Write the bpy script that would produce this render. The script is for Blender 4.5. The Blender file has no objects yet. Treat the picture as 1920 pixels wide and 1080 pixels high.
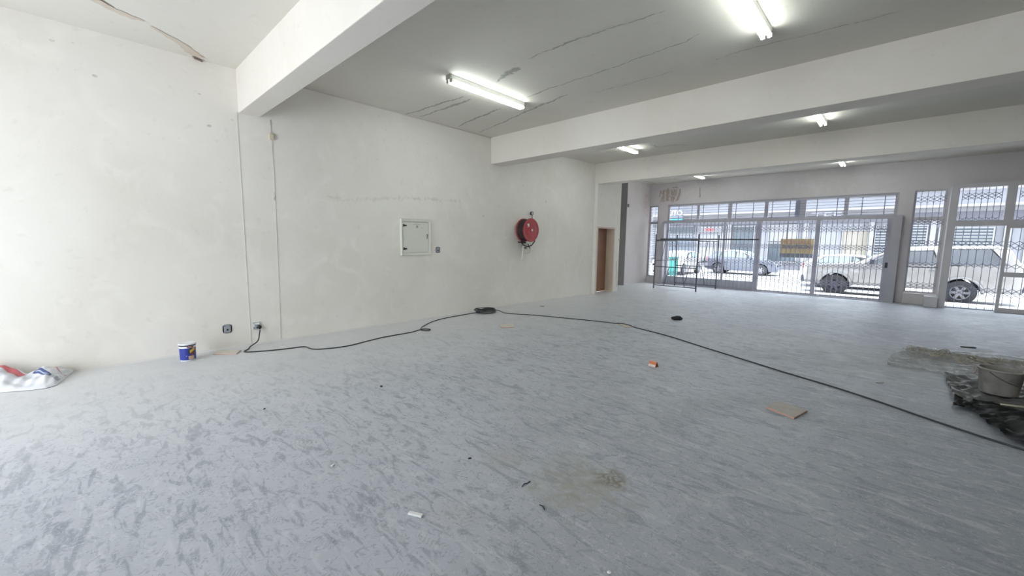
import bpy, bmesh, math, random
from mathutils import Vector, Matrix
random.seed(7)
PI = math.pi
scn = bpy.context.scene
C = scn.collection
V = Vector

# ------------------------------------------------------------------ camera
def cam_matrix(yaw, pitch, roll, loc):
    f = V((math.cos(pitch)*math.sin(yaw), math.cos(pitch)*math.cos(yaw), math.sin(pitch)))
    r = V((math.cos(yaw), -math.sin(yaw), 0)); u = r.cross(f)
    r2 = math.cos(roll)*r + math.sin(roll)*u
    u2 = -math.sin(roll)*r + math.cos(roll)*u
    m = Matrix((r2, u2, -f)).transposed().to_4x4(); m.translation = loc
    return m
cd = bpy.data.cameras.new('camera'); cam = bpy.data.objects.new('camera', cd); C.objects.link(cam)
cd.sensor_width = 36; cd.lens = 758.95/1920*36; cd.clip_start = .05; cd.clip_end = 300
cam.matrix_world = cam_matrix(math.radians(-43.2866), math.radians(-6.5473), math.radians(.7205), V((0, 0, 1.55)))
scn.camera = cam
# ------------------------------------------------------------------ view, world, sun
scn.view_settings.view_transform = 'Standard'; scn.view_settings.look = 'None'
scn.view_settings.gamma = 1; scn.view_settings.use_curve_mapping = False
scn.view_settings.exposure = 1.35
w = bpy.data.worlds.new('world'); scn.world = w; w.use_nodes = True
bg = w.node_tree.nodes['Background']; bg.inputs[0].default_value = (.88, .93, 1.0, 1); bg.inputs[1].default_value = 2.6
sl = bpy.data.lights.new('sun', 'SUN'); sun = bpy.data.objects.new('sun', sl); C.objects.link(sun)
sl.energy = 5.0; sl.angle = .01; sl.color = (1, .97, .92)
sun.rotation_euler = V((-.10, -.40, -.91)).to_track_quat('-Z', 'Y').to_euler()   # high sun from beyond the street
sun.location = (0, 8, 12)
def portal(name, loc, rot, sx, sy):
    l = bpy.data.lights.new(name, 'AREA'); l.shape = 'RECTANGLE'; l.size = sx; l.size_y = sy; l.energy = 1
    l.cycles.is_portal = True
    o = bpy.data.objects.new(name, l); C.objects.link(o); o.location = loc; o.rotation_euler = rot
portal('portal_front', (-3.3, 15.9, 1.6), (-PI/2, 0, 0), 6.6, 3.1)
portal('portal_entrance', (2.3, 15.7, 1.6), (-PI/2, 0, 0), 3.8, 3.1)
portal('portal_back', (-4.0, -4.05, 1.55), (PI/2, 0, 0), 4.6, 2.9)
dl = bpy.data.lights.new('daylight_back_window', 'AREA'); dl.shape = 'RECTANGLE'; dl.size = 4.2; dl.size_y = 2.6; dl.energy = 44; dl.color = (.97, .98, 1)
dlo = bpy.data.objects.new('daylight_back_window', dl); C.objects.link(dlo); dlo.location = (-4.0, -3.88, 1.5); dlo.rotation_euler = (PI/2, 0, 0)

# ------------------------------------------------------------------ materials
def newmat(name):
    m = bpy.data.materials.new(name); m.use_nodes = True
    nt = m.node_tree; return m, nt, nt.nodes['Principled BSDF'], nt.nodes.new, nt.links.new
def rgb(c): return (c[0], c[1], c[2], 1)
def mat(name, col, rough=.6, metal=0.0, var=.08, scale=6.0, bump=0.0, bscale=60, emit=None, es=0, coat=0):
    m, nt, p, N, L = newmat(name)
    p.inputs['Roughness'].default_value = rough; p.inputs['Metallic'].default_value = metal
    p.inputs['Coat Weight'].default_value = coat
    tc = N('ShaderNodeTexCoord')
    n = N('ShaderNodeTexNoise'); n.inputs['Scale'].default_value = scale; n.inputs['Detail'].default_value = 5
    L(tc.outputs['Object'], n.inputs['Vector'])
    r = N('ShaderNodeMix'); r.data_type = 'RGBA'
    r.inputs[6].default_value = rgb([max(0, c*(1-var)) for c in col]); r.inputs[7].default_value = rgb([min(1, c*(1+var)) for c in col])
    L(n.outputs['Fac'], r.inputs[0]); L(r.outputs[2], p.inputs['Base Color'])
    if bump:
        b = N('ShaderNodeTexNoise'); b.inputs['Scale'].default_value = bscale; b.inputs['Detail'].default_value = 6
        L(tc.outputs['Object'], b.inputs['Vector'])
        bp = N('ShaderNodeBump'); bp.inputs['Strength'].default_value = bump; bp.inputs['Distance'].default_value = .01
        L(b.outputs['Fac'], bp.inputs['Height']); L(bp.outputs['Normal'], p.inputs['Normal'])
    if emit:
        p.inputs['Emission Color'].default_value = rgb(emit); p.inputs['Emission Strength'].default_value = es
    return m

def plaster(name, base, dirt, stain=(.45, .36, .28), stain_rough=None, patch=.5):
    """painted plaster: soft clouds, fine speckle, scuffs; 'mask' attribute mixes in stain colour"""
    m, nt, p, N, L = newmat(name)
    p.inputs['Roughness'].default_value = .75
    g = N('ShaderNodeNewGeometry')
    def noise(scale, detail=4, dist=0, sc=None):
        n = N('ShaderNodeTexNoise'); n.inputs['Scale'].default_value = scale; n.inputs['Detail'].default_value = detail
        n.inputs['Distortion'].default_value = dist
        if sc:
            mp = N('ShaderNodeMapping'); mp.inputs['Scale'].default_value = sc
            L(g.outputs['Position'], mp.inputs['Vector']); L(mp.outputs[0], n.inputs['Vector'])
        else: L(g.outputs['Position'], n.inputs['Vector'])
        return n.outputs['Fac']
    def ramp(src, a, b, lo=0, hi=1):
        r = N('ShaderNodeMapRange'); r.inputs[1].default_value = a; r.inputs[2].default_value = b
        r.inputs[3].default_value = lo; r.inputs[4].default_value = hi; L(src, r.inputs[0]); return r.outputs[0]
    def mix(f, a, b):
        x = N('ShaderNodeMix'); x.data_type = 'RGBA'
        if isinstance(f, float): x.inputs[0].default_value = f
        else: L(f, x.inputs[0])
        for s, i in ((a, 6), (b, 7)):
            if isinstance(s, tuple): x.inputs[i].default_value = rgb(s)
            else: L(s, x.inputs[i])
        return x.outputs[2]
    c = mix(ramp(noise(.55, 5, .6), .38, .68), base, dirt)
    c = mix(ramp(noise(2.3, 6, 1.2), .52, .72, 0, patch), c, tuple(min(1, x*1.06) for x in base))
    c = mix(ramp(noise(9, 5, .4), .62, .74, 0, .25), c, tuple(x*.80 for x in dirt))
    c = mix(ramp(noise(45, 2), .74, .80, 0, .35), c, (.35, .34, .30))
    at = N('ShaderNodeAttribute'); at.attribute_name = 'mask'
    mu = N('ShaderNodeMath'); mu.operation = 'MULTIPLY'; L(at.outputs['Fac'], mu.inputs[0]); L(ramp(noise(14, 6, .8), .28, .62, .35, 1.6), mu.inputs[1])
    k = ramp(mu.outputs[0], .22, .75)
    c = mix(k, c, stain)
    L(c, p.inputs['Base Color'])
    bp = N('ShaderNodeBump'); bp.inputs['Strength'].default_value = .25; bp.inputs['Distance'].default_value = .008
    L(noise(7, 8, .5), bp.inputs['Height']); L(bp.outputs['Normal'], p.inputs['Normal'])
    return m

def floor_material():
    m, nt, p, N, L = newmat('dusty_screed')
    g = N('ShaderNodeNewGeometry'); P = g.outputs['Position']
    def noise(scale, detail=4, dist=0, vec=None, rough=.5):
        n = N('ShaderNodeTexNoise'); n.inputs['Scale'].default_value = scale; n.inputs['Detail'].default_value = detail
        n.inputs['Distortion'].default_value = dist; n.inputs['Roughness'].default_value = rough
        L(vec or P, n.inputs['Vector']); return n.outputs['Fac']
    def mp(rot, sc, loc=(0, 0, 0)):
        q = N('ShaderNodeMapping'); q.inputs['Rotation'].default_value = (0, 0, rot); q.inputs['Scale'].default_value = sc; q.inputs['Location'].default_value = loc
        L(P, q.inputs['Vector']); return q.outputs[0]
    def ramp(src, a, b, lo=0, hi=1):
        r = N('ShaderNodeMapRange'); r.inputs[1].default_value = a; r.inputs[2].default_value = b
        r.inputs[3].default_value = lo; r.inputs[4].default_value = hi; L(src, r.inputs[0]); return r.outputs[0]
    def math_(op, a, b=None):
        x = N('ShaderNodeMath'); x.operation = op
        for s, i in ((a, 0), (b, 1)):
            if s is None: continue
            if isinstance(s, (int, float)): x.inputs[i].default_value = s
            else: L(s, x.inputs[i])
        return x.outputs[0]
    def mix(f, a, b):
        x = N('ShaderNodeMix'); x.data_type = 'RGBA'
        if isinstance(f, float): x.inputs[0].default_value = f
        else: L(f, x.inputs[0])
        for s, i in ((a, 6), (b, 7)):
            if isinstance(s, tuple): x.inputs[i].default_value = rgb(s)
            else: L(s, x.inputs[i])
        return x.outputs[2]
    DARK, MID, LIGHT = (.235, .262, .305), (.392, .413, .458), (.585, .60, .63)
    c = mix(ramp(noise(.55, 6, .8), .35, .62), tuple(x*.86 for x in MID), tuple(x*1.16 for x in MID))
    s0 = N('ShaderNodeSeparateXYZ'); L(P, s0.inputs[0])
    light_fall = math_('ADD', s0.outputs[0], math_('MULTIPLY', math_('SUBTRACT', noise(.9, 5, .8), .5), 2.6))
    c = mix(ramp(light_fall, -3.6, .6, .55, 0), c, (.575, .588, .63)); c = mix(ramp(light_fall, -1.2, .8, 0, .45), c, (.265, .285, .312))  # paints in the room's light: paler to the left, darker to the right
    # smears rubbed through the dust in changing directions
    for rot, sc, a, f in ((.5, (3.2, 9, 1), .56, .55), (-.7, (2.6, 10, 1), .58, .5), (1.4, (4, 14, 1), .60, .45)):
        c = mix(ramp(noise(1.0, 7, 1.6, mp(rot, sc, (rot*9, 3, 0))), a, a+.07, 0, f), c, DARK)
    for rot, sc, a, f in ((.9, (3.5, 11, 1), .58, .5), (-.2, (5, 16, 1), .60, .45)):
        c = mix(ramp(noise(1.0, 6, 1.4, mp(rot, sc, (rot*31, 8, 0))), a, a+.07, 0, f), c, LIGHT)
    c = mix(ramp(noise(22, 6, 2.0), .57, .64, 0, .5), c, DARK)
    c = mix(ramp(noise(30, 5, 2.4), .60, .66, 0, .6), c, LIGHT)
    # shoe prints: one print per voronoi cell, each with its own heading and a ribbed sole
    dep = None
    for k, (vs, sd) in enumerate(((2.1, 0.0), (2.6, 17.3), (1.7, 41.1), (3.3, 63.7))):
        v = N('ShaderNodeTexVoronoi'); v.voronoi_dimensions = '2D'; v.inputs['Scale'].default_value = vs
        off = N('ShaderNodeVectorMath'); off.operation = 'ADD'; off.inputs[1].default_value = (sd, sd*.7, 0)
        L(P, off.inputs[0]); L(off.outputs[0], v.inputs['Vector'])
        sb = N('ShaderNodeVectorMath'); sb.operation = 'SUBTRACT'; L(off.outputs[0], sb.inputs[0]); L(v.outputs['Position'], sb.inputs[1])
        sc = N('ShaderNodeSeparateColor'); L(v.outputs['Color'], sc.inputs[0])
        ang = math_('MULTIPLY', sc.outputs[0], 6.28)
        vr = N('ShaderNodeVectorRotate'); vr.rotation_type = 'Z_AXIS'; L(sb.outputs[0], vr.inputs['Vector']); L(ang, vr.inputs['Angle'])
        sx = N('ShaderNodeSeparateXYZ'); L(vr.outputs[0], sx.inputs[0])
        X, Y = sx.outputs[0], sx.outputs[1]
        # outline: ellipse with a waist
        ex = math_('POWER', math_('ABSOLUTE', math_('DIVIDE', X, .145)), 2.4)
        hw = math_('ADD', .036, math_('MULTIPLY', math_('COSINE', math_('MULTIPLY', X, 42)), .010))
        ey = math_('POWER', math_('ABSOLUTE', math_('DIVIDE', Y, hw)), 2)
        ins = ramp(math_('ADD', ex, ey), 1.1, .8)
        rib = ramp(math_('SINE', math_('ADD', math_('MULTIPLY', X, 190+k*60), math_('MULTIPLY', math_('SINE', math_('MULTIPLY', Y, 95)), 1.8))), -.1, .35, .15, 1)
        on = ramp(sc.outputs[1], .12, .2)
        worn = ramp(noise(7+k*2, 5, .5), .42, .62)
        f = math_('MULTIPLY', math_('MULTIPLY', ins, rib), math_('MULTIPLY', on, worn))
        c = mix(math_('MULTIPLY', f, .42 if k % 2 == 0 else .36), c, tuple(x*.9 for x in DARK) if k != 2 else LIGHT)
    # pale crumbs of plaster
    c = mix(ramp(noise(60, 2), .74, .77, 0, .8), c, (.72, .73, .73))
    # brown wet patch with a crescent and a sandy halo
    def patch(x, y, r, a, b):
        vm = N('ShaderNodeVectorMath'); vm.operation = 'DISTANCE'; vm.inputs[1].default_value = (x, y, 0)
        wv = N('ShaderNodeMix'); wv.data_type = 'VECTOR'
        L(P, vm.inputs[0])
        d = math_('ADD', vm.outputs['Value'], math_('MULTIPLY', math_('SUBTRACT', noise(5, 6, 1.2), .5), r*1.6))
        return ramp(d, r*b, r*a)
    c = mix(math_('MULTIPLY', math_('MULTIPLY', patch(-1.37, 2.1, .33, .5, 1.15), ramp(noise(8, 6, 1.5), .35, .55, .35, 1)), .75), c, (.35, .34, .29))
    c = mix(math_('MULTIPLY', math_('MULTIPLY', patch(-1.24, 2.28, .12, .5, 1.2), ramp(noise(16, 6, 1.5), .42, .52, .2, 1)), .9), c, (.22, .19, .145))
    c = mix(math_('MULTIPLY', patch(-1.9, 1.98, .2, .2, 1.1), .35), c, (.40, .36, .32))
    c = mix(math_('MULTIPLY', patch(-1.7, 1.35, .15, .2, 1.1), .3), c, (.42, .37, .33))
    c = mix(math_('MULTIPLY', patch(.2, 7.3, 1.3, .3, 1.1), .35), c, (.33, .325, .29))
    # chalk by the left wall, spread wider to paint in the daylight's brightness
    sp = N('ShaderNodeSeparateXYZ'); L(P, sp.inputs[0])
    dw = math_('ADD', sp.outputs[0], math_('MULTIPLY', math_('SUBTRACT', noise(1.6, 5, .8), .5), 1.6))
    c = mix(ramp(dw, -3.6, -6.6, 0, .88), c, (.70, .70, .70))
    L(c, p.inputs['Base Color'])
    rr = ramp(noise(3, 5, 1), .3, .7, .46, .62); L(rr, p.inputs['Roughness'])
    bp = N('ShaderNodeBump'); bp.inputs['Strength'].default_value = .12; bp.inputs['Distance'].default_value = .004
    L(noise(26, 7, 1.2), bp.inputs['Height']); L(bp.outputs['Normal'], p.inputs['Normal'])
    return m

def glass_mat(name, tint=(.95, .98, 1), refl=1.0):
    m, nt, p, N, L = newmat(name); nt.nodes.remove(p)
    out = nt.nodes['Material Output']
    t = N('ShaderNodeBsdfTransparent'); t.inputs[0].default_value = rgb(tint)
    gl = N('ShaderNodeBsdfGlossy'); gl.inputs['Roughness'].default_value = .03
    fr = N('ShaderNodeFresnel'); fr.inputs[0].default_value = 1.45
    mu = N('ShaderNodeMath'); mu.operation = 'MULTIPLY'; mu.inputs[1].default_value = refl
    L(fr.outputs[0], mu.inputs[0])
    mx = N('ShaderNodeMixShader'); L(mu.outputs[0], mx.inputs[0]); L(t.outputs[0], mx.inputs[1]); L(gl.outputs[0], mx.inputs[2])
    L(mx.outputs[0], out.inputs[0]); return m

def film_mat(name, col, alpha, rough=.3):
    """thin translucent plastic film, wrinkled and dusty"""
    m, nt, p, N, L = newmat(name)
    p.inputs['Base Color'].default_value = rgb(col); p.inputs['Roughness'].default_value = rough
    tc = N('ShaderNodeTexCoord'); n = N('ShaderNodeTexNoise'); n.inputs['Scale'].default_value = 9; n.inputs['Detail'].default_value = 6; n.inputs['Distortion'].default_value = 1.5
    L(tc.outputs['Object'], n.inputs['Vector'])
    r = N('ShaderNodeMapRange'); r.inputs[1].default_value = .35; r.inputs[2].default_value = .7
    r.inputs[3].default_value = max(0, alpha-.25); r.inputs[4].default_value = min(1, alpha+.25); L(n.outputs['Fac'], r.inputs[0]); L(r.outputs[0], p.inputs['Alpha'])
    return m

WALL = plaster('wall_plaster', (.85, .81, .745), (.77, .73, .65))
WALLP = plaster('wall_plaster_near', (.87, .835, .775), (.80, .76, .685))
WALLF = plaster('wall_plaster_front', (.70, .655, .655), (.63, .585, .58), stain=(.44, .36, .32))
CEIL = plaster('ceiling_paint', (.715, .685, .62), (.675, .645, .57), stain=(.38, .385, .34), patch=.2)
BEAM = plaster('beam_paint', (.775, .73, .67), (.725, .675, .60), patch=.3)
PILL = plaster('pilaster_shade_grey', (.50, .49, .48), (.44, .43, .42))  # plaster greyed down to paint in the shade of return and recess
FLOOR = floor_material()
FRAME = mat('window_frame_paint', (.46, .45, .49), .5, 0, .08, 3)
FRAMEL = mat('entrance_frame_paint', (.62, .60, .61), .5, 0, .08, 3)
GATE = mat('gate_steel', (.31, .305, .365), .45, .3, .1, 5)
GLASS = glass_mat('pane_glass', refl=.3)
CARGLASS = mat('car_glass', (.17, .22, .26), .08, 0, .15, 2, coat=.5)
TUBE = mat('lit_tube', (1, 1, 1), .4, emit=(.93, 1, .97), es=10, var=0)
LAMPW = mat('lamp_enamel', (.78, .79, .76), .4)
LAMPG = mat('lamp_end_metal', (.40, .40, .36), .45, .4)
BLACKP = mat('black_plastic', (.02, .02, .022), .35, var=.3)
RUBBER = mat('tyre_rubber', (.045, .045, .05), .8, var=.2)
SCAF = mat('scaffold_steel', (.16, .165, .19), .5, .5, .2, 12)

# ------------------------------------------------------------------ mesh builder
class MB:
    def __init__(s): s.v = []; s.f = []; s.m = []; s.k = []; s.sm = []
    def add(s, vs, fs, mi=0, mask=None, smooth=False):
        o = len(s.v); s.v += [tuple(p) for p in vs]; s.k += (mask if mask else [0.0]*len(vs))
        for f in fs: s.f.append(tuple(i+o for i in f)); s.m.append(mi); s.sm.append(smooth)
        return s
    def box(s, x0, y0, z0, x1, y1, z1, mi=0):
        x0, x1 = sorted((x0, x1)); y0, y1 = sorted((y0, y1)); z0, z1 = sorted((z0, z1))
        return s.add([(x0,y0,z0),(x1,y0,z0),(x1,y1,z0),(x0,y1,z0),(x0,y0,z1),(x1,y0,z1),(x1,y1,z1),(x0,y1,z1)],
              [(0,3,2,1),(4,5,6,7),(0,1,5,4),(1,2,6,5),(2,3,7,6),(3,0,4,7)], mi)
    def bevbox(s, x0, y0, z0, x1, y1, z1, b=.01, mi=0):
        bm = bmesh.new(); bmesh.ops.create_cube(bm, size=1)
        for q in bm.verts: q.co = V(((x0+x1)/2+q.co.x*(x1-x0), (y0+y1)/2+q.co.y*(y1-y0), (z0+z1)/2+q.co.z*(z1-z0)))
        bmesh.ops.bevel(bm, geom=bm.edges[:], offset=b, segments=2, affect='EDGES', profile=.5)
        bm.verts.index_update(); s.add([q.co.copy() for q in bm.verts], [[q.index for q in f.verts] for f in bm.faces], mi); bm.free(); return s
    def prism(s, pts, d, mi=0):
        """pts: 3-D loop, extruded by vector d"""
        n = len(pts); d = V(d); vs = [V(p) for p in pts] + [V(p)+d for p in pts]
        fs = [tuple(range(n)), tuple(range(2*n-1, n-1, -1))] + [(i, i+n, (i+1) % n+n, (i+1) % n) for i in range(n)]
        return s.add(vs, fs, mi)
    def tube(s, pts, r, n=8, closed=False, mi=0, cap=True):
        pts = [V(p) for p in pts]; m = len(pts); rs = r if isinstance(r, list) else [r]*m
        vs = []; up = V((0, 0, 1))
        prev = None
        for i, p in enumerate(pts):
            a = pts[(i-1) % m] if (closed or i > 0) else p; b = pts[(i+1) % m] if (closed or i < m-1) else p
            t = (b-a).normalized()
            if prev is None:
                x = t.cross(up)
                if x.length < .05: x = t.cross(V((1, 0, 0)))
            else: x = prev - t*prev.dot(t)
            x.normalize(); prev = x; y = t.cross(x)
            for k in range(n):
                an = 2*PI*k/n; vs.append(p + x*math.cos(an)*rs[i] + y*math.sin(an)*rs[i])
        fs = []
        for i in range(m if closed else m-1):
            j = (i+1) % m
            for k in range(n): fs.append((i*n+k, j*n+k, j*n+(k+1) % n, i*n+(k+1) % n))
        if cap and not closed: fs += [tuple(range(n)), tuple(range(m*n-1, (m-1)*n-1, -1))]
        return s.add(vs, fs, mi, smooth=True)
    def bar(s, a, b, wd, ht=None, mi=0):
        """square bar between points"""
        a, b = V(a), V(b); ht = ht or wd; t = (b-a).normalized(); x = t.cross(V((0, 0, 1)))
        if x.length < .05: x = V((1, 0, 0))
        x.normalize(); y = x.cross(t).normalized()
        q = [a+x*sx*wd/2+y*sy*ht/2 for sx, sy in ((-1,-1),(1,-1),(1,1),(-1,1))]
        return s.prism(q, b-a, mi)
    def lathe(s, prof, c=(0, 0, 0), axis='z', n=32, mi=0, smooth=True, a0=0, a1=2*PI):
        """prof: (radius, height) pairs"""
        vs = []; c = V(c); full = abs(a1-a0-2*PI) < 1e-6; m = n if full else n+1
        for r, h in prof:
            for k in range(m):
                an = a0+(a1-a0)*k/n; u, w_ = r*math.cos(an), r*math.sin(an)
                d = {'z': (u, w_, h), 'x': (h, u, w_), 'y': (u, h, w_)}[axis]
                vs.append(c+V(d))
        fs = []
        for i in range(len(prof)-1):
            for k in range(n): fs.append((i*m+k, i*m+(k+1) % m, (i+1)*m+(k+1) % m, (i+1)*m+k))
        return s.add(vs, fs, mi, smooth=smooth)
    def disc(s, r, h, c=(0, 0, 0), axis='z', n=32, mi=0): return s.lathe([(r, h), (0.0001, h)], c, axis, n, mi, smooth=False)
    def ribbon(s, pts, wid, lift, mi=0, mask=1.0, jit=0.0):
        """flat stain on a surface: pts 3-D centre line, wid widths, lift = (normal); mask fades to the edge"""
        pts = [V(p) for p in pts]; nrm = V(lift).normalized()
        # resample
        out = []; ws = []
        for i in range(len(pts)-1):
            k = max(2, int((pts[i+1]-pts[i]).length/.04))
            for j in range(k):
                t = j/k; out.append(pts[i].lerp(pts[i+1], t)); ws.append(wid[i]+(wid[i+1]-wid[i])*t)
        out.append(pts[-1]); ws.append(wid[-1])
        vs = []; mk = []
        ph = random.random()*9
        for i, p in enumerate(out):
            a = out[max(0, i-1)]; b = out[min(len(out)-1, i+1)]; sd = (b-a).cross(nrm).normalized()
            wob = sd*(math.sin(i*.55+ph)+.6*math.sin(i*1.7+ph*2)+.5*math.sin(i*3.1+ph))*jit
            wv = ws[i]*(.8+.5*random.random())
            end = min(1, i/2, (len(out)-1-i)/2)
            for q, mm in ((-1, 0), (0, 1), (1, 0)):
                vs.append(p+wob+sd*q*wv+V(lift)); mk.append(mask*mm*end)
        fs = []
        for i in range(len(out)-1):
            for q in (0, 1): fs.append((i*3+q, i*3+q+1, i*3+q+4, i*3+q+3))
        return s.add(vs, fs, mi, mk)
    def blob(s, pts, lift, mi=0, mask=1.0):
        pts = [V(p) for p in pts]; c = sum(pts, V())/len(pts); n = len(pts)
        vs = [c+V(lift)] + [c+(p-c)*.6+V(lift) for p in pts] + [p+V(lift) for p in pts]
        mk = [mask]+[mask]*n+[0.0]*n
        fs = [(0, 1+i, 1+(i+1) % n) for i in range(n)] + [(1+i, 1+n+i, 1+n+(i+1) % n, 1+(i+1) % n) for i in range(n)]
        return s.add(vs, fs, mi, mk)
    def build(s, name, mats, parent=None, loc=None):
        me = bpy.data.meshes.new(name); me.from_pydata(s.v, [], s.f)
        for m in (mats if isinstance(mats, (list, tuple)) else [mats]): me.materials.append(m)
        me.polygons.foreach_set('material_index', s.m); me.polygons.foreach_set('use_smooth', s.sm)
        if any(s.k):
            a = me.attributes.new('mask', 'FLOAT', 'POINT'); a.data.foreach_set('value', s.k)
        me.update()
        o = bpy.data.objects.new(name, me); C.objects.link(o)
        if parent: o.parent = parent
        if loc: o.location = loc
        return o
def fixn(o):
    bm = bmesh.new(); bm.from_mesh(o.data); bmesh.ops.recalc_face_normals(bm, faces=bm.faces[:]); bm.to_mesh(o.data); bm.free(); return o
def tag(o, label, cat, group=None):
    o['label'] = label; o['category'] = cat
    if group: o['group'] = group
    return o
def thing(name, label, cat, loc=(0, 0, 0), rz=0, group=None):
    o = bpy.data.objects.new(name, None); C.objects.link(o); o.location = loc; o.rotation_euler = (0, 0, rz)
    return tag(o, label, cat, group)
def struct(o, label=None):
    o['kind'] = 'structure'
    if label: o['label'] = label
    return o
def dup(root, loc=None, label=None, rz=None, group=None):
    r = root.copy(); C.objects.link(r)
    if loc is not None: r.location = loc
    if rz is not None: r.rotation_euler = (0, 0, rz)
    if label: r['label'] = label
    if group: r['group'] = group
    for ch in list(root.children):
        c = ch.copy(); C.objects.link(c); c.parent = r
        for g in list(ch.children):
            d = g.copy(); C.objects.link(d); d.parent = c
    return r
def text(name, body, size, m, loc, rot, parent=None, ext=.002, align='CENTER', bold=0.0, sx=1.0):
    cu = bpy.data.curves.new(name, 'FONT'); cu.body = body; cu.size = size; cu.extrude = ext; cu.align_x = align; cu.align_y = 'CENTER'; cu.offset = bold
    t = bpy.data.objects.new(name, cu); C.objects.link(t)
    me = bpy.data.meshes.new_from_object(t); bpy.data.objects.remove(t); bpy.data.curves.remove(cu)
    me.materials.clear(); me.materials.append(m)
    o = bpy.data.objects.new(name, me); C.objects.link(o); o.location = loc; o.rotation_euler = rot; o.scale = (sx, 1, 1)
    if parent: o.parent = parent
    return o
def walled(mb, axis, c0, c1, u0, u1, z0, z1, holes):
    """solid wall with rectangular holes (u0,u1,z0,z1); axis 'y' wall runs along x"""
    us = sorted({u0, u1, *[h[0] for h in holes], *[h[1] for h in holes]}); zs = sorted({z0, z1, *[h[2] for h in holes], *[h[3] for h in holes]})
    for a, b in zip(us, us[1:]):
        for c, d in zip(zs, zs[1:]):
            um, zm = (a+b)/2, (c+d)/2
            if any(h[0] < um < h[1] and h[2] < zm < h[3] for h in holes): continue
            if axis == 'y': mb.box(a, c0, c, b, c1, d)
            else: mb.box(c0, a, c, c1, b, d)
    return mb

# ------------------------------------------------------------------ room
H = 3.83; XL = -6.742; XR = 5.2; YB = -3.8; YF = 15.5
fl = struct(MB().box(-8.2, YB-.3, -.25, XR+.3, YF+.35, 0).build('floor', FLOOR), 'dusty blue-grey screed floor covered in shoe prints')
cm = MB().box(-8.2, YB-.3, H, XR+.3, YF+.35, H+.3)
Z = H-.002; dn = (0, 0, 0)
def crack(pts, w, k=1.0, jit=.010):
    cm.ribbon([(x, y, Z) for x, y in pts], w if isinstance(w, list) else [w]*len(pts), (0, 0, -.0005), 0, k, jit)
crack([(-6.74,4.24),(-6.32,4.28),(-5.73,4.30),(-5.16,4.36)], [.02,.03,.035,.02], 1.1)
crack([(-6.66,4.50),(-6.10,4.50),(-5.62,4.51),(-5.17,4.51)], [.02,.025,.05,.03], 1.1)
crack([(-6.61,5.37),(-6.14,5.27),(-5.57,5.20),(-5.12,5.13)], [.02,.03,.04,.02], 1.1)
crack([(-6.63,5.94),(-5.78,5.77),(-5.16,5.61),(-4.64,5.49),(-4.3,5.44),(-3.87,5.34)], [.015,.025,.022,.03,.03,.01], 1.1)
crack([(-4.42,4.30),(-4.15,4.2),(-4.02,4.15),(-3.77,4.15)], [.02,.06,.09,.05], .9)
crack([(-3.59,4.03),(-3.19,4.01),(-2.89,4.02),(-2.66,4.03),(-2.37,4.07),(-2.07,4.10),(-1.82,4.14)], [.012,.02,.02,.02,.015,.02,.01], .8)
crack([(-4.5,5.05),(-4.2,5.0),(-4.01,4.98),(-3.55,4.97),(-2.98,4.96),(-2.46,4.91),(-1.98,4.89),(-1.74,4.78)], [.02,.03,.02,.015,.014,.014,.014,.01], .85)
crack([(-3.63,5.55),(-3.05,5.59),(-2.28,5.58)], [.01,.014,.01], .6)
crack([(-1.91,5.59),(-1.41,5.54),(-1.04,5.59),(-.67,5.62),(-.47,5.64),(-.13,5.65)], [.012,.014,.012,.016,.014,.01], .75)
crack([(-4.56,9.08),(-4.34,9.36),(-4.33,9.65),(-3.97,9.62),(-3.66,9.94)], .03, .8)
crack([(-5.6,9.3),(-5.3,9.35),(-5.1,9.4)], .03, .8)
crack([(-7.08,14.3),(-6.95,14.8),(-6.9,15.4)], .04, .7)
crack([(-5.98,14.6),(-5.9,15.0),(-5.8,15.45)], .04, .7)
crack([(-5.14,14.9),(-4.9,15.4)], .04, .6)
ceiling = struct(cm.build('ceiling', CEIL), 'painted concrete ceiling with dark hairline cracks')
# peeled strip of paint in the near bay
PEEL = plaster('bare_plaster', (.62, .54, .45), (.55, .46, .38), stain=(.70, .66, .62))
pm = MB()
def strip(pts, w, lift):
    pm.ribbon([(x, y, Z) for x, y in pts], w, (0, 0, lift), 0, 0, .006)
strip([(-5.70,.05),(-5.86,.26),(-5.95,.40),(-6.02,.55),(-6.02,.64)], [.03,.04,.045,.04,.01], -.002)
strip([(-6.10,.70),(-6.22,.84),(-6.38,1.0),(-6.56,1.13),(-6.66,1.22)], [.012,.035,.05,.06,.05], -.002)
struct(pm.build('ceiling_bare_patch', PEEL, ceiling))
pk = MB()
pk.ribbon([(-6.66,1.16,H-.004),(-6.72,1.2,H-.006),(-6.738,1.25,H-.02)], [.02,.03,.02], (0,0,-.003), 0, 0, .01)
pk.ribbon([(-5.80,.30,H-.004),(-5.90,.40,H-.004)], [.008,.006], (0,0,-.002), 0, 0, .003)
struct(pk.build('ceiling_crumbling_hole', mat('crumbled_plaster', (.16, .12, .09), .9, var=.5, scale=60), ceiling))

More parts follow.
